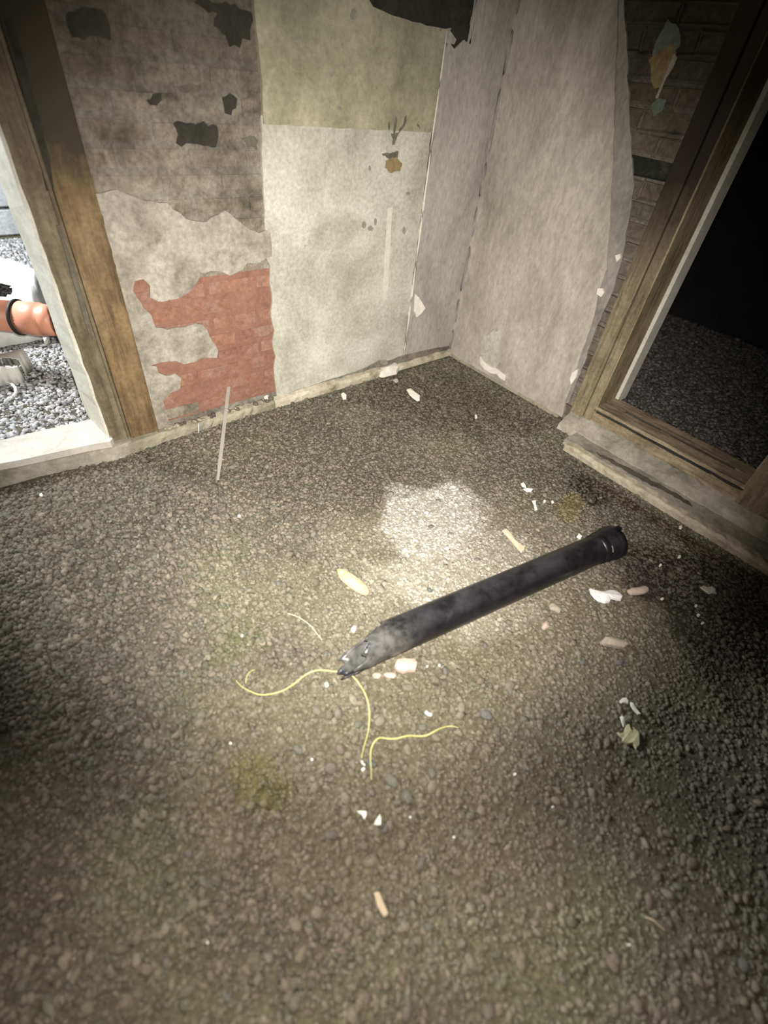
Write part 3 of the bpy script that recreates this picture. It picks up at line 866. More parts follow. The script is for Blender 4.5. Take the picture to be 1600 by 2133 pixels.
# ------------------------------------------------------------------ right doorway frame and its step
door2 = empty('door_2', (0, JY0, 0)); door2['kind'] = 'structure'
put('architrave', box_mesh('architrave', [((-0.016, -1.052, 0.05), (0.02, -0.975, 2.2))], 0.006), M_WOOD_R, door2)
put('architrave', box_mesh('architrave', [((-0.010, -1.100, 0.05), (0.02, -1.056, 2.12))], 0.005), M_WOOD_R, door2)
put('jamb', box_mesh('jamb', [((-0.006, -1.108, 0.150), (0.085, -1.098, 2.08))], 0.002), M_WOOD_JAMB, door2)
put('jamb', box_mesh('jamb', [((0.090, -1.106, 0.150), (0.178, -1.098, 2.08))], 0.002), M_WOOD_JAMB, door2)
put('door_stop', box_mesh('door_stop', [((0.178, -1.124, 0.150), (0.275, -1.098, 2.08))], 0.0015), M_CREAM, door2)
put('door_stop', box_mesh('door_stop', [((0.178, JY1 - 0.01, 0.150), (0.225, JY1 + 0.022, 2.08))], 0.0015), M_CREAM, door2)
put('jamb', box_mesh('jamb', [((-0.01, JY1 - 0.012, 0.150), (0.178, JY1 + 0.006, 2.08))], 0.002), M_WOOD_JAMB, door2)
put('architrave', box_mesh('architrave', [((-0.016, JY1 - 0.13, 0.05), (0.02, JY1 - 0.004, 2.2))], 0.006), M_WOOD_R, door2)
put('threshold_board', extrude_profile('threshold_board', [(-0.012, 0.154), (-0.012, 0.165), (-0.006, 0.169), (0.088, 0.169), (0.092, 0.163), (0.096, 0.168), (0.190, 0.168), (0.190, 0.150), (0.01, 0.150)], -1.90, -1.098, 18, 0.0012, 9), M_WOOD_SILL, door2)
put('riser_board', extrude_profile('riser_board', [(0.006, 0.06), (-0.004, 0.062), (-0.004, 0.140), (0.008, 0.1405), (0.008, 0.151), (0.185, 0.151), (0.185, -0.02), (0.006, -0.02)], -2.6, -1.06, 22, 0.001, 10), M_WOOD_SILL, door2)
put('dark_groove', extrude_profile('dark_groove', [(-0.0052, 0.136), (-0.0052, 0.1525), (0.012, 0.1525), (0.012, 0.136)], -1.885, -1.112, 24, 0.0014, 19), M_SOOT, door2)
put('dark_groove', extrude_profile('dark_groove', [(0.078, 0.160), (0.078, 0.1696), (0.099, 0.1696), (0.099, 0.160)], -1.80, -1.22, 24, 0.0012, 20), M_BACK, door2)
put('mortar_slope', extrude_profile('mortar_slope', [(0.004, 0.0), (-0.115, 0.0), (-0.105, 0.038), (-0.06, 0.062), (-0.015, 0.078), (0.004, 0.082)], -2.6, -0.985, 44, 0.004, 11), M_FILLET, door2)
step = [(-0.265, 0.0), (-0.268, 0.028), (-0.258, 0.038), (-0.225, 0.042), (-0.10, 0.036), (-0.09, 0.0)]
put('step_edge', extrude_profile('step_edge', [(-0.265, 0.0), (-0.268, 0.028), (-0.256, 0.040), (-0.222, 0.042), (-0.214, 0.0)], -2.6, -1.135, 50, 0.0045, 12), M_LEDGE, door2)
put('step_top', extrude_profile('step_top', [(-0.216, 0.0), (-0.214, 0.035), (-0.10, 0.034), (-0.09, 0.0)], -2.6, -1.10, 40, 0.003, 13), M_FILLET, door2)
dd = ragged([(-0.195, -1.30), (-0.175, -1.27), (-0.155, -1.42), (-0.135, -1.62), (-0.135, -1.75), (-0.16, -1.78), (-0.178, -1.60), (-0.190, -1.44)], 0.02, 0.008, 14)
put('dirt_patch', slab('dirt_patch', dd, 0.0375, 0.03, 'z'), M_BACK, door2)

# ------------------------------------------------------------------ dark room on the right, yard on the left
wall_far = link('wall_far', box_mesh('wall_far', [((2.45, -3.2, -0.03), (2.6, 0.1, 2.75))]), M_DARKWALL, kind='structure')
wall_back = link('wall_back', box_mesh('wall_back', [((-4.2, 3.58, -0.03), (2.6, 3.75, 2.75))]), M_BACK, kind='structure')
rr = random.Random(6)
bmesh_blocks = []
for i in range(3):
    bm = bmesh.new(); add_box(bm, (-0.215, -0.03, -0.1), (0.215, 0.03, 0.1))
    for v in bm.verts:
        v.co += Vector((rr.uniform(-.004, .004), 0, rr.uniform(-.004, .004)))
    bmesh.ops.bevel(bm, geom=list(bm.edges), offset=0.012, segments=2, affect='EDGES')
    me = to_mesh(bm, 'block'); me.materials.append(M_BLOCK); bmesh_blocks.append(me)
for row in range(8):
    for kx in range(6):
        xx = -3.3 + kx * 0.44 - (0.22 if row % 2 else 0)
        o = link('block', bmesh_blocks[(row + kx) % 3], None, wall_back)
        o.location = (xx, 3.56 + rr.uniform(-.006, .006), 0.10 + row * 0.212)


def crumpled(name, quad, nx, ny, amp, mat, seed, hole_=None, z0=0.02):
    """a crumpled sheet draped over a low heap: quad corners (x,y), top at z0, edges hanging to the ground"""
    rr = np.random.default_rng(seed)
    A, B, C_, D = [np.array(q, float) for q in quad]
    n1, n2 = VN(seed, 0.23), VN(seed + 1, 0.08)
    vs, keep = [], []
    for i in range(nx + 1):
        for j in range(ny + 1):
            s, t = i / nx, j / ny
            p = (A * (1 - s) + B * s) * (1 - t) + (D * (1 - s) + C_ * s) * t
            rim = i in (0, nx) or j in (0, ny)
            xx, yy = p + rr.normal(0, 0.003, 2)
            h = abs(float(n1(np.array([xx]), np.array([yy]))[0]) - 0.5) * 2
            h2 = float(n2(np.array([xx + yy * 0.3]), np.array([yy]))[0])
            z = 0.016 if rim else z0 + amp * (h * 0.8 + h2 * 0.35)
            vs.append((xx, yy, z))
            keep.append(hole_ is None or rim or ((xx - hole_[0]) / hole_[2]) ** 2 + ((yy - hole_[1]) / hole_[3]) ** 2 > 1)
    fs_ = []
    for i in range(nx):
        for j in range(ny):
            q = (i * (ny + 1) + j, (i + 1) * (ny + 1) + j, (i + 1) * (ny + 1) + j + 1, i * (ny + 1) + j + 1)
            if all(keep[k] for k in q):
                fs_.append(q)
    me = bpy.data.meshes.new(name); me.from_pydata(vs, [], fs_)
    bm = bmesh.new(); bm.from_mesh(me)
    bmesh.ops.delete(bm, geom=[v for v in bm.verts if not v.link_faces], context='VERTS')
    bmesh.ops.recalc_face_normals(bm, faces=bm.faces)
    for f in bm.faces:
        f.smooth = True
    bm.to_mesh(me); bm.free()
    o = link(name, me, mat)
    md = o.modifiers.new('thickness', 'SOLIDIFY'); md.thickness = 0.003
    return o


M_SHEET = blotchy('white_sheet', [(0.3, (0.70, 0.69, 0.64)), (0.7, (0.84, 0.83, 0.79))], 8, 60, 0.2, tint=0.12)
M_SHEET2 = blotchy('cream_sheet', [(0.3, (0.62, 0.60, 0.52)), (0.7, (0.76, 0.74, 0.66))], 8, 60, 0.2, tint=0.15)
ZS = 0.17
q1 = [on_floor(px, py, ZS) for px, py in ((-170, 690), (72, 652), (88, 566), (-90, 505))]
h1 = on_floor(-6, 600, ZS + .03)
s1 = crumpled('plastic_sheet', q1, 26, 24, 0.045, M_SHEET, 50, (h1[0], h1[1], 0.055, 0.13), ZS)
tag(s1, 'large white crumpled plastic sheet heaped behind the orange pipe outside', 'sheet')
q2 = [on_floor(px, py, 0.10) for px, py in ((-200, 796), (36, 766), (56, 728), (-200, 736))]
h2 = on_floor(-2, 752, 0.12)
s2 = crumpled('plastic_sheet', q2, 54, 18, 0.05, M_SHEET2, 60, (h2[0], h2[1], 0.075, 0.035), 0.085)
tag(s2, 'cream torn plastic sheet with a dark hole, in front of the orange pipe outside', 'sheet')

# orange drain pipe lying in the yard
M_TERRA = NT('terracotta_plastic').done((0.62, 0.27, 0.17), 0.45, 0.4)
M_RUBBER = NT('black_rubber').done((0.02, 0.02, 0.02), 0.6, 0.3)


def lathe(name, prof, seg, frame, mat, parent, smooth=True):
    """revolve (along, radius) about the pipe axis given by frame (origin, axis)"""
    o_, ax = frame
    ax = ax.normalized(); s = ax.cross(Vector((0, 0, 1))).normalized(); n = s.cross(ax).normalized()
    bm = bmesh.new(); rings = []
    for t, r in prof:
        rings.append([bm.verts.new(o_ + ax * t + (s * math.cos(a) + n * math.sin(a)) * r) for a in [2 * math.pi * k / seg for k in range(seg)]])
    for a, b in zip(rings, rings[1:]):
        for k in range(seg):
            bm.faces.new((a[k], a[(k + 1) % seg], b[(k + 1) % seg], b[k]))
    me = to_mesh(bm, name, smooth)
    return put(name, me, mat, parent)


op = empty('drain_pipe', (-2.6, 1.56, 0))
tag(op, 'orange terracotta coloured drain pipe with black seal ring lying on white sheets', 'pipe')
R0 = 0.074
ZP = ZS + 0.06 + R0
pa, pb = on_floor(0, 657, ZP), on_floor(108, 668, ZP)
A1 = Vector((*pb, ZP)); A0 = A1 + (Vector((*pa, ZP)) - A1) * 3.2
L0 = (A1 - A0).length
lathe('pipe_body', [(0, R0 - .005), (0, R0), (L0 - 0.155, R0), (L0 - 0.155, R0 - .005), (0, R0 - .005)], 36, (A0, A1 - A0), M_TERRA, op)
lathe('seal_ring', [(L0 - 0.163, R0), (L0 - 0.163, R0 + .011), (L0 - 0.150, R0 + .011), (L0 - 0.150, R0), (L0 - 0.163, R0)], 36, (A0, A1 - A0), M_RUBBER, op)
lathe('pipe_socket', [(L0 - 0.150, R0 - .004), (L0 - 0.150, R0 + .004), (L0 - 0.05, R0 + .006), (L0 - 0.035, R0 - .004), (L0 - 0.03, R0 + .001), (L0 + 0.03, R0 - .003), (L0 + 0.03, R0 - 0.012), (L0 - 0.13, R0 - 0.012)], 36, (A0, A1 - A0), M_TERRA, op)
# white cable in the yard
M_WHITE = NT('white_plastic').done((0.80, 0.80, 0.76), 0.5, 0.4)
cab = [(*on_floor(px, py), 0.03) for px, py in ((-6, 811), (0, 808), (8, 806), (16, 806), (26, 809), (34, 815), (38, 822), (38, 830), (33, 836))]
tag(link('cable', tube('cable', smooth_path(cab, 4), 0.007), M_WHITE), 'white bent cable end on the bright gravel outside the left doorway', 'cable')


# ------------------------------------------------------------------ black broken pipe in the middle of the floor
def plastic_black():
    t = NT('scuffed_black_plastic')
    v = t.coord('pos')
    a = t.noise(v, 22, 6, 0.7); b = t.noise(v, 120, 3, 0.6)
    c = t.ramp(a, [(0.35, (0.006, 0.0055, 0.0065)), (0.62, (0.011, 0.010, 0.0115)), (0.8, (0.026, 0.024, 0.023))])
    t.bump(b, 0.06, 0.001)
    m = t.done(c, 0.42, 0.42)
    t.l(t.ramp(a, [(0.3, (0.27,) * 3), (0.7, (0.40,) * 3)]), t.b.inputs['Roughness'])
    return m


M_PIPE = plastic_black()


def dusty_end_sheen():
    """the same black plastic, with mortar dust caked on towards the broken end and a painted highlight on top"""
    t = NT('dusty_sheen_black_plastic')
    v = t.coord('pos')
    a = t.noise(v, 22, 6, 0.7); b = t.noise(v, 120, 3, 0.6)
    c = t.ramp(a, [(0.35, (0.006, 0.0055, 0.0065)), (0.62, (0.011, 0.010, 0.0115)), (0.8, (0.026, 0.024, 0.023))])
    d = t.n('ShaderNodeVectorMath', operation='DOT_PRODUCT')
    t.l(v, d.inputs[0]); d.inputs[1].default_value = ax
    mr = t.n('ShaderNodeMapRange', interpolation_type='SMOOTHSTEP'); t.l(d.outputs['Value'], mr.inputs[0])
    p0 = P0.dot(ax)
    mr.inputs[1].default_value = p0 + 0.74 * LP; mr.inputs[2].default_value = p0 + 0.90 * LP
    e = t.ramp(t.noise(v, 15, 6, 0.7, 0.4), [(0.40, (0, 0, 0)), (0.62, (1, 1, 1))])
    m = t.n('ShaderNodeMath', operation='MULTIPLY'); t.l(e, m.inputs[0]); t.l(mr.outputs[0], m.inputs[1])
    c = t.mix(m.outputs[0], c, (0.095, 0.092, 0.08))
    # paler colour on upward faces, painting in the pipe's soft highlight
    nz = t.n('ShaderNodeSeparateXYZ'); t.l(t.n('ShaderNodeNewGeometry').outputs['Normal'], nz.inputs[0])
    fz = t.n('ShaderNodeMapRange'); t.l(nz.outputs['Z'], fz.inputs[0])
    fz.inputs[1].default_value = 0.62; fz.inputs[2].default_value = 1.0; fz.inputs[4].default_value = 0.4
    fe = t.ramp(t.noise(v, 7, 4, 0.6, 0.2), [(0.42, (0, 0, 0)), (0.62, (1, 1, 1))])
    fm = t.n('ShaderNodeMath', operation='MULTIPLY'); t.l(fz.outputs[0], fm.inputs[0]); t.l(fe, fm.inputs[1])
    c = t.mix(fm.outputs[0], c, (0.06, 0.06, 0.062))
    t.bump(b, 0.06, 0.001)
    mat = t.done(c, 0.42, 0.42)
    t.l(t.ramp(a, [(0.3, (0.27,) * 3), (0.7, (0.40,) * 3)]), t.b.inputs['Roughness'])
    return mat


PR_ = 0.0575
P0 = Vector((-0.752, -1.690, PR_ + 0.006)); P1 = Vector((-1.960, -1.474, PR_ + 0.016))
bp = empty('broken_pipe', (P0.x, P0.y, 0))
tag(bp, 'black plastic soil pipe with a jagged broken end, lying across the gravel', 'pipe')
ax = (P1 - P0).normalized(); LP = (P1 - P0).length
sd = ax.cross(Vector((0, 0, 1))).normalized()          # horizontal, across the pipe
if sd.dot(Vector((CAM[0], CAM[1], 0)) - Vector((P0.x, P0.y, 0))) < 0:
    sd = -sd                                            # towards the viewer's side of the room
up = Vector((0, 0, 1))
M_PIPE_DUST_SHEEN = dusty_end_sheen()
SEG = 56
rr = random.Random(21)
# length of the shell all round: angle 0 = near side, 90 = top, 180 = far side, 270 = underside
KEY = [(0, 0.962), (25, 0.955), (50, 0.95), (75, 0.935), (95, 0.915), (120, 0.885), (150, 0.845), (180, 0.84), (215, 0.93), (250, 0.985), (285, 1.0), (320, 0.99), (345, 0.972), (360, 0.962)]


def shell_len(d):
    for (a, u), (b, v) in zip(KEY, KEY[1:]):
        if a <= d <= b:
            return u + (v - u) * (d - a) / (b - a)
    return 1.0


ends = [LP * (shell_len(360 * k / SEG) + rr.uniform(-0.006, 0.006) + 0.011 * math.sin(k * 0.9) + 0.008 * math.sin(k * 0.53 + 1)) for k in range(SEG)]


def shell(name, t0, frac0, frac1, mat, parent, nl):
    bm = bmesh.new(); rings = []
    for i in range(nl + 1):
        ring = []
        for k in range(SEG):
            a = 2 * math.pi * k / SEG
            f = frac0 + (frac1 - frac0) * i / nl
            e = ends[k]
            base_t = 0.74 * LP
            t = t0 + (base_t - t0) * f if f <= 1 else base_t + (e - base_t) * (f - 1)
            w = max(0.0, (t / LP - 0.78)) * 0.10 * PR_ * (rr.random() - 0.3)
            r = PR_ - w
            # the broken end sags flatter
            sq = max(0.0, (t / LP - 0.88)) * 0.7
            ring.append(bm.verts.new(P0 + ax * t + sd * math.cos(a) * r * (1 + sq * 0.1) + up * (math.sin(a) * r * (1 - sq) - sq * r)))
        rings.append(ring)
    for A, B in zip(rings, rings[1:]):
        for k in range(SEG):
            bm.faces.new((A[k], A[(k + 1) % SEG], B[(k + 1) % SEG], B[k]))
    me = to_mesh(bm, name, True)
    p0 = me.polygons[0]
    if p0.normal.dot(p0.center - (P0 + ax * (p0.center - P0).dot(ax))) < 0:
        me.flip_normals()
    o = put(name, me, mat, parent)
    md = o.modifiers.new('wall', 'SOLIDIFY'); md.thickness = 0.0045; md.offset = -1
    return o


shell('pipe_body', 0.0, 0.0, 2.0, M_PIPE_DUST_SHEEN, bp, 24)
FR = (P0, ax)
lathe('socket', [(0.098, PR_ - .002), (0.095, PR_ + .0035), (0.075, PR_ + .0055), (0.072, PR_ + .0035), (0.064, PR_ + .0035), (0.060, PR_ + .0075), (0.012, PR_ + .0095), (0.010, PR_ + 0.0125), (-0.012, PR_ + 0.0125), (-0.014, PR_ + .008), (-0.014, PR_ - 0.001), (0.095, PR_ - .005)], 48, FR, M_PIPE, bp)
lathe('socket_lining', [(0.005, 0.0), (0.005, PR_ - 0.012), (-0.010, PR_ - 0.002)], 32, (P0 + ax * 0.10, ax), M_RUBBER, bp)
tabp = P0 - ax * 0.018 + up * (PR_ + 0.004) - sd * 0.012
bm = bmesh.new(); add_box(bm, (-0.014, -0.010, -0.006), (0.014, 0.010, 0.008), 0.003)
bmesh.ops.rotate(bm, verts=bm.verts, matrix=Matrix.Rotation(math.atan2(ax.y, ax.x), 3, 'Z'))
bmesh.ops.translate(bm, verts=bm.verts, vec=tabp)
put('clip_tab', to_mesh(bm, 'clip_tab'), M_PIPE, bp)
bm = bmesh.new()
for k in range(5):
    c = P0 + ax * (0.085 * LP / 1.24 * 0.0 + 0.066 + 0.0) + (sd * math.cos(0.5 + k * 0.09) + up * math.sin(0.5 + k * 0.09)) * (PR_ + 0.004)
    add_box(bm, c - Vector((.0012, .0012, .003)), c + Vector((.0012, .0012, .003)))
put('scuff_mark', to_mesh(bm, 'scuff_mark'), M_PLASTER_R, bp)


# ------------------------------------------------------------------ small debris lying on the gravel
def chip_mat(name, a, b, rough=0.8):
    return blotchy(name, [(0.3, a), (0.7, b)], 30, 120, 0.25, rough=rough, coord='pos', tint=0.2)


M_CHIP = chip_mat('white_flake', (0.72, 0.69, 0.58), (0.85, 0.82, 0.72))
M_SHARD = chip_mat('white_glazed_shard', (0.72, 0.69, 0.66), (0.84, 0.81, 0.78), 0.4)
M_YELLOWFLAKE = chip_mat('yellowish_flake', (0.50, 0.46, 0.26), (0.66, 0.61, 0.38))
M_PINKST = chip_mat('pinkish_rubble', (0.40, 0.30, 0.235), (0.50, 0.385, 0.31))
M_WOODCHIP = chip_mat('fresh_wood', (0.40, 0.255, 0.115), (0.62, 0.46, 0.28))
M_TWIG = chip_mat('pale_twig', (0.42, 0.33, 0.22), (0.58, 0.47, 0.34))
M_GREYFLAKE = chip_mat('grey_flake', (0.40, 0.39, 0.30), (0.52, 0.50, 0.40))


def chip(name, label, cat, px, mat, thick=0.006, lift=0.009, dome=0.0, group=None, tilt=0.0, seed=0):
    """a flat broken piece with its own outline and thickness, lying on the gravel"""
    rr = random.Random(seed + len(label))
    pts = [on_floor(a, b, lift) for a, b in px]
    cx = sum(p[0] for p in pts) / len(pts); cy = sum(p[1] for p in pts) / len(pts)
    n = len(pts)
    ht = float(height(np.array([cx]), np.array([cy]))[0])
    bot = [(p[0] - cx, p[1] - cy, 0) for p in pts]
    topv = [((p[0] - cx) * 0.93, (p[1] - cy) * 0.93, thick * rr.uniform(0.75, 1.2)) for p in pts]
    vs = bot + topv + [(0, 0, thick * 1.1 + dome)]
    tri = tessellate_polygon([[Vector((p[0], p[1], 0)) for p in bot]])
    fs_ = [tuple(reversed(t)) for t in tri] + [(i, (i + 1) % n, n + (i + 1) % n, n + i) for i in range(n)]
    if dome:
        fs_ += [(n + i, n + (i + 1) % n, 2 * n) for i in range(n)]
    else:
        fs_ += [tuple(n + i for i in t) for t in tri]; vs = vs[:-1]
    me = bpy.data.meshes.new(name); me.from_pydata(vs, [], fs_)
    bm = bmesh.new(); bm.from_mesh(me); bmesh.ops.recalc_face_normals(bm, faces=bm.faces); bm.to_mesh(me); bm.free()
    o = link(name, me, mat)
    o.location = (cx, cy, ht + lift - 0.003)
    o.rotation_euler = (rr.uniform(-tilt, tilt), rr.uniform(-tilt, tilt), 0)
    if cat in ('rubble', 'shard', 'wood'):
        md = o.modifiers.new('worn', 'BEVEL'); md.width = 0.0035; md.segments = 2; md.limit_method = 'NONE'
    return tag(o, label, cat, group)


def zz(ox, oy, k, L):
    return [(ox + a * k, oy + b * k) for a, b in L]


chip('wood_chip', 'orange split wood chip left of the pale dust patch', 'wood', zz(650, 1000, .4375, [(115, 428), (135, 424), (190, 450), (235, 480), (268, 512), (276, 535), (262, 548), (235, 545), (195, 525), (150, 492), (125, 465)]), M_WOODCHIP, 0.010, 0.010, 0.008, tilt=0.05)
chip('twig', 'pale bone shaped splinter on the dust above the black pipe', 'wood', zz(650, 1000, .4375, [(902, 240), (922, 230), (945, 255), (965, 290), (990, 318), (1015, 325), (1012, 335), (998, 348), (975, 325), (945, 290), (925, 265)]), M_TWIG, 0.009, 0.010, 0.004)
chip('rubble_piece', 'pinkish square cornered lump of rubble below the broken pipe end', 'rubble', zz(450, 1300, .375, [(985, 240), (1000, 205), (1040, 195), (1070, 205), (1105, 195), (1120, 225), (1108, 270), (1075, 268), (1040, 280), (1000, 262)]), M_PINKST, 0.016, 0.008, 0.006)
chip('rubble_piece', 'small grey pink stone chip left of the pinkish square lump', 'rubble', zz(450, 1300, .375, [(862, 285), (880, 268), (910, 272), (925, 290), (905, 308), (875, 305)]), M_STONE_PALE, 0.010, 0.008, 0.005)
chip('rubble_piece', 'small orange stone chip touching the pinkish square lump', 'rubble', zz(450, 1300, .375, [(925, 282), (950, 270), (990, 272), (1005, 288), (990, 305), (950, 302)]), M_PINKST, 0.009, 0.008, 0.005)
chip('ceramic_shard', 'curved white shard on dark soil right of the pipe', 'shard', zz(1050, 1000, .34375, [(515, 660), (535, 668), (560, 680), (600, 682), (635, 672), (670, 670), (705, 690), (718, 712), (708, 732), (680, 728), (645, 720), (640, 742), (610, 748), (570, 735), (545, 715), (525, 690)]), M_SHARD, 0.010, 0.010, 0.006)
chip('rubble_piece', 'long pink stone beside the curved white shard', 'rubble', zz(1050, 1000, .34375, [(740, 672), (765, 660), (810, 652), (850, 645), (875, 655), (878, 675), (855, 690), (810, 698), (765, 698)]), M_PINKST, 0.014, 0.008, 0.006)
chip('plaster_flake', 'ragged grey white flake near the right hand step', 'plaster', zz(1050, 1000, .34375, [(1188, 648), (1205, 640), (1225, 652), (1258, 645), (1278, 662), (1288, 690), (1265, 685), (1245, 692), (1215, 672), (1198, 660)]), M_GREYFLAKE, 0.005, 0.009)
chip('rubble_piece', 'pale rounded lump of rubble right of centre below the curved shard', 'rubble', zz(1050, 1000, .34375, [(580, 985), (600, 960), (640, 958), (680, 972), (740, 985), (752, 1010), (720, 1030), (680, 1025), (630, 1015), (595, 1005)]), M_STONE_PALE, 0.016, 0.006, 0.008)
chip('rubble_piece', 'pale brown stone just below the socket half of the pipe', 'rubble', zz(1050, 1000, .34375, [(265, 765), (285, 752), (320, 765), (345, 795), (335, 815), (305, 800), (275, 790)]), M_STONE_PALE, 0.013, 0.006, 0.006)
chip('rubble_piece', 'dull pink stone below the pale brown stone under the pipe', 'rubble', zz(1050, 1000, .34375, [(225, 880), (250, 860), (270, 875), (268, 905), (240, 915), (222, 900)]), M_PINKST, 0.012, 0.006, 0.006)
chip('plaster_flake', 'triangular white flake, left one of a pair near the bottom', 'plaster', zz(450, 1300, .375, [(778, 1036), (805, 1033), (837, 1035), (838, 1060), (826, 1085), (812, 1060), (795, 1046)]), M_CHIP, 0.004, 0.010, tilt=.05)
chip('plaster_flake', 'triangular white flake, right one of a pair near the bottom', 'plaster', zz(450, 1300, .375, [(913, 1050), (918, 1080), (918, 1114), (895, 1116), (877, 1113), (885, 1090), (900, 1068)]), M_CHIP, 0.004, 0.010, tilt=.05)
chip('plaster_flake', 'large yellowish torn flake in the cluster at lower right', 'plaster', zz(1050, 1000, .34375, [(678, 1535), (700, 1542), (722, 1530), (735, 1490), (750, 1482), (762, 1520), (785, 1518), (775, 1498), (815, 1535), (818, 1610), (795, 1638), (775, 1600), (740, 1605), (708, 1590), (715, 1570), (695, 1555)]), M_YELLOWFLAKE, 0.006, 0.010)
chip('plaster_flake', 'small white crumb just above the large yellowish torn flake', 'plaster', zz(1050, 1000, .34375, [(698, 1440), (708, 1432), (718, 1450), (725, 1475), (718, 1500), (708, 1470)]), M_CHIP, 0.005, 0.010)
chip('plaster_flake', 'white crumpled flake, uppermost of the cluster at lower right', 'plaster', zz(1050, 1000, .34375, [(695, 1345), (708, 1328), (735, 1325), (748, 1345), (745, 1362), (722, 1352), (705, 1358)]), M_CHIP, 0.006, 0.010)
chip('plaster_flake', 'narrow cream sliver below the uppermost flake at lower right', 'plaster', zz(1050, 1000, .34375, [(758, 1350), (772, 1352), (795, 1390), (822, 1425), (806, 1425), (780, 1398), (765, 1375)]), M_CHIP, 0.005, 0.010)
chip('plaster_flake', 'bright white crumb above the broken end of the black pipe', 'plaster', zz(640, 1240, .1375, [(660, 515), (690, 490), (705, 462), (740, 480), (738, 525), (715, 562), (680, 555)]), M_CHIP, 0.007, 0.009, 0.002)
chip('plaster_flake', 'bent white flake right of the yellow wires', 'plaster', zz(450, 1300, .375, [(1158, 490), (1168, 482), (1180, 495), (1200, 500), (1198, 514), (1180, 512), (1165, 502)]), M_CHIP, 0.006, 0.010)
chip('plaster_flake', 'upper white crumb of three below the right doorway step', 'plaster', zz(1000, 600, .375, [(228, 1085), (240, 1080), (252, 1092), (256, 1105), (236, 1102)]), M_CHIP, 0.006, 0.010)
chip('plaster_flake', 'flat white crumb, middle of three below the right doorway step', 'plaster', zz(1000, 600, .375, [(242, 1115), (260, 1108), (296, 1116), (285, 1128), (262, 1130)]), M_CHIP, 0.005, 0.010)
chip('plaster_flake', 'thin upright white splinter, lowest of three below the right doorway step', 'plaster', zz(1000, 600, .375, [(290, 1178), (312, 1176), (310, 1200), (320, 1228), (306, 1232), (300, 1200)]), M_CHIP, 0.005, 0.010)
chip('plaster_flake', 'right one of two tiny white specks right of the thin upright splinter', 'plaster', zz(1000, 600, .375, [(396, 1182), (406, 1176), (412, 1190), (402, 1196)]), M_CHIP, 0.004, 0.010)
chip('plaster_flake', 'pale crumb touching the upper edge of the pipe near its socket', 'plaster', zz(1050, 1000, .34375, [(440, 345), (452, 325), (470, 345), (462, 358)]), M_CHIP, 0.008, 0.010)
chip('plaster_flake', 'long white flake lying in the wall corner gravel', 'plaster', zz(500, 400, .375, [(925, 1100), (945, 1092), (970, 1115), (1000, 1135), (998, 1158), (985, 1162), (960, 1145), (940, 1125)]), M_CHIP, 0.008, 0.010)
chip('plaster_flake', 'small cream crumb at the foot of the left wall', 'plaster', zz(500, 400, .375, [(560, 1125), (575, 1115), (592, 1130), (590, 1150), (572, 1152)]), M_CHIP, 0.007, 0.010)
chip('plaster_flake', 'faint grey crumb between the wall ledge and the long white flake', 'plaster', zz(500, 400, .375, [(850, 1045), (870, 1038), (882, 1050), (868, 1060)]), M_GREYFLAKE, 0.006, 0.010)
chip('plaster_flake', 'single bright chip in the dark gravel near the right wall foot', 'plaster', zz(500, 400, .375, [(1304, 1240), (1314, 1236), (1318, 1255), (1308, 1260)]), M_CHIP, 0.005, 0.010)
chip('plaster_flake', 'white crumb below the crest of the long yellow wire', 'plaster', [(676, 1424), (682, 1421), (685, 1428), (680, 1432)], M_CHIP, 0.004, 0.010)
chip('plaster_flake', 'bent white crumb at the lower tip of the long yellow wire', 'plaster', zz(450, 1300, .375, [(804, 756), (815, 754), (820, 768), (830, 776), (828, 786), (812, 772)]), M_CHIP, 0.004, 0.010)
chip('plaster_flake', 'second white crumb just under the lower tip of the long yellow wire', 'plaster', zz(450, 1300, .375, [(808, 800), (822, 790), (830, 800), (818, 814), (810, 812)]), M_CHIP, 0.004, 0.010)
chip('plaster_flake', 'white fragment beside the orange pipe socket outside', 'plaster', [(87, 701), (94, 697), (103, 702), (99, 712), (95, 718)], M_CHIP, 0.02, 0.02)
chip('plaster_flake', 'white fragment against the jamb outside the left doorway', 'plaster', [(124, 704), (132, 699), (140, 704), (136, 714), (127, 712)], M_CHIP, 0.02, 0.02)
chip('wood_splinter', 'dull tan splinter lying in the gravel near the bottom edge', 'wood', [(778, 1858), (790, 1856), (800, 1880), (810, 1905), (800, 1912), (786, 1890)], M_TWIG, 0.006, 0.008)
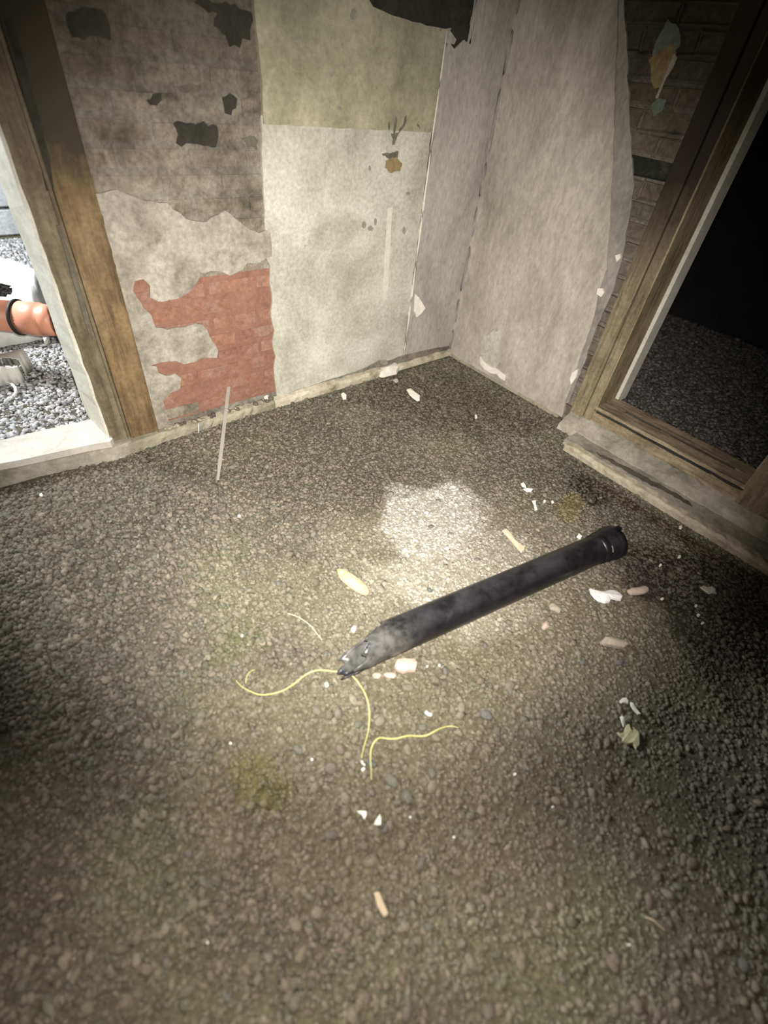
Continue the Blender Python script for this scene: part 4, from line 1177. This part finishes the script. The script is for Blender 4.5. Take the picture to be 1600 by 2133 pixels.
CRUMBS = [((1450, 1262), 'tiny white crumb, topmost of three in a row below the ragged grey flake'), ((1455, 1281), 'tiny white crumb, middle of three in a row below the ragged grey flake'),
          ((1464, 1298), 'tiny white crumb, lowest of three in a row below the ragged grey flake'), ((1380, 1247), 'tiny white crumb just right of the long pink stone'),
          ((1376, 1177), 'tiny white crumb on dark soil right of the pipe socket'), ((1415, 1160), 'tiny white crumb midway between the pipe socket and the step'),
          ((1418, 1098), 'tiny white crumb at the foot of the right hand step'), ((505, 1326), 'tiny white crumb above the left end of the long yellow wire'),
          ((945, 1745), 'tiny white crumb furthest right below the pair of triangular flakes'), ((1072, 1613), 'tiny white crumb below the trailing end of the short yellow wire'),
          ((1150, 1682), 'tiny white crumb on bare gravel left below the yellowish torn flake'), ((855, 1702), 'tiny white crumb level with and right of the triangular flakes'),
          ((650, 1580), 'tiny white crumb left of the lower tip of the long yellow wire'), ((480, 1548), 'tiny white crumb in the gravel well left of the short yellow wire'),
          ((432, 1963), 'tiny white crumb near the bottom edge, left of the tan splinter'), ((1310, 1968), 'tiny white crumb below the pale lone stem at lower right'),
          ((890, 1388), 'left one of two tiny white crumbs beside the pinkish square lump'), ((915, 1386), 'right one of two tiny white crumbs beside the pinkish square lump'),
          ((86, 1032), 'tiny white crumb on the gravel below the cream doorway sill'), ((498, 1075), 'tiny white crumb below the lower end of the translucent strip'),
          ((945, 1072), 'tiny white crumb lying on the pale dust patch'), ((1135, 1043), 'left one of two tiny white specks right of the thin upright splinter')]
for (px, py), lab in CRUMBS:
    rr_ = random.Random(px)
    s = rr_.uniform(2.5, 4.2)
    a0 = rr_.uniform(0, 6)
    chip('plaster_crumb', lab, 'plaster', [(px + s * rr_.uniform(.7, 1.2) * math.cos(a0 + a), py + s * rr_.uniform(.7, 1.2) * math.sin(a0 + a)) for a in (0, 1.2, 2.4, 3.6, 5.0)], M_CHIP, 0.004, 0.012, group='tiny white crumbs on the gravel')
chip('plaster_lump', 'cream plaster lump stuck on the ledge under the left wall panel', 'plaster', zz(500, 400, .375, [(765, 1000), (800, 985), (860, 970), (885, 985), (870, 1010), (830, 1020), (790, 1030), (772, 1022)]), M_WHITE_PL, 0.030, 0.012, 0.012)
b = chip('plaster_lump', 'white bracket shaped bit of plaster at the foot of the brick strip', 'plaster', [(548, 828), (562, 824), (564, 836), (560, 848), (552, 850), (550, 838)], M_WHITE_PL, 0.052, 0.008, 0.004)

# wires
M_WIRE = NT('yellow_wire').done((0.52, 0.48, 0.17), 0.45, 0.4)
M_GWIRE = NT('green_yellow_wire').done((0.36, 0.38, 0.12), 0.5, 0.4)
k = .375


def wire(name, label, px, rad, mat, z=0.013, fade=True):
    P = [(*on_floor(a, b, z), z + 0.004 * math.sin(i * 1.3)) for i, (a, b) in enumerate(px)]
    Q = smooth_path(P, 6)
    n = len(Q)
    tp = [0.45 + 0.55 * min(1, 4 * i / n, 4 * (n - 1 - i) / n) for i in range(n)] if fade else None
    return tag(link(name, tube(name, Q, rad, 8, True, tp), mat), label, 'wire')


wire('wire', 'long yellow wire curling in an arch under the broken pipe end', zz(450, 1300, k, [(110, 312), (145, 352), (190, 375), (230, 387), (270, 390), (325, 385), (370, 374), (405, 352), (440, 325), (480, 292), (520, 272), (560, 261), (600, 257), (640, 258), (680, 262), (710, 270), (740, 278), (775, 305), (805, 342), (828, 385), (842, 430), (851, 480), (852, 530), (848, 580), (838, 625), (825, 672), (815, 710), (808, 742)]), 0.0023, M_WIRE)
wire('wire', 'short yellow wire hooked upward then trailing right', zz(450, 1300, k, [(863, 866), (862, 820), (859, 770), (859, 725), (863, 690), (872, 668), (888, 648), (908, 634), (930, 630), (965, 635), (1005, 637), (1045, 628), (1080, 620), (1125, 620), (1165, 618), (1195, 608), (1225, 592), (1255, 576), (1285, 566), (1312, 566), (1345, 578)]), 0.0024, M_WIRE)
wire('grass_stem', 'thin dry stem left of the broken pipe end', [(600, 1278), (622, 1287), (645, 1302), (658, 1316), (671, 1332)], 0.0016, M_TWIG, fade=False)['category'] = 'stem'
wire('grass_stem', 'faint green stem curving left of the long yellow wire', zz(450, 1300, k, [(165, 330), (170, 300), (185, 270), (215, 250)]), 0.0015, M_GWIRE, fade=False)['category'] = 'stem'
wire('grass_stem', 'pale stem lying alone at the lower right', [(1344, 1910), (1358, 1917), (1370, 1926), (1386, 1938)], 0.0019, M_TWIG, fade=False)['category'] = 'stem'
wire('grass_stem', 'dull stem in the gravel right of the bottom splinter', [(838, 1853), (850, 1860), (862, 1870), (884, 1880)], 0.0016, M_STONE, fade=False)['category'] = 'stem'

# thin pale strip leaning on the foot of the brick strip
t = NT('clear_plastic_strip')
m = t.done((0.42, 0.38, 0.33), 0.6, 0.2); t.b.inputs['Alpha'].default_value = 0.42
lx, lz = on_left(476, 805, -0.045); fx, fy = on_floor(454, 1001, 0.01)
a, b = Vector((lx, -0.048, lz)), Vector((fx, fy, 0.012))
d = (b - a).normalized(); s_ = d.cross(Vector((0, 0, 1))).normalized(); n_ = s_.cross(d)
bm = bmesh.new()
prev = None
for i in range(15):
    p = a.lerp(b, i / 14)
    w = 0.0080 if i < 13 else 0.006
    q = [bm.verts.new(p + s_ * x_ * w + n_ * y_ * 0.0015) for x_, y_ in ((-1, -1), (1, -1), (1, 1), (-1, 1))]
    if prev:
        for kk in range(4):
            bm.faces.new((prev[kk], prev[(kk + 1) % 4], q[(kk + 1) % 4], q[kk]))
    else:
        bm.faces.new(q)
    prev = q
bm.faces.new(prev)
tag(link('plastic_strip', to_mesh(bm, 'plastic_strip'), m), 'thin translucent strip leaning from the gravel to the foot of the brick strip', 'strip')
# nail standing in the ledge
nx, nz = on_left(412, 877, -0.04)
tag(link('nail', tube('nail', [(nx - 0.012, -0.060, 0.012), (nx - 0.008, -0.056, 0.03), (nx, -0.046, 0.048), (nx + 0.006, -0.036, 0.051)], 0.0022, 6), NT('bright_steel').done((0.75, 0.74, 0.70), 0.3, 0.6)), 'bent shiny nail sticking out of the ledge below the brick strip', 'nail')
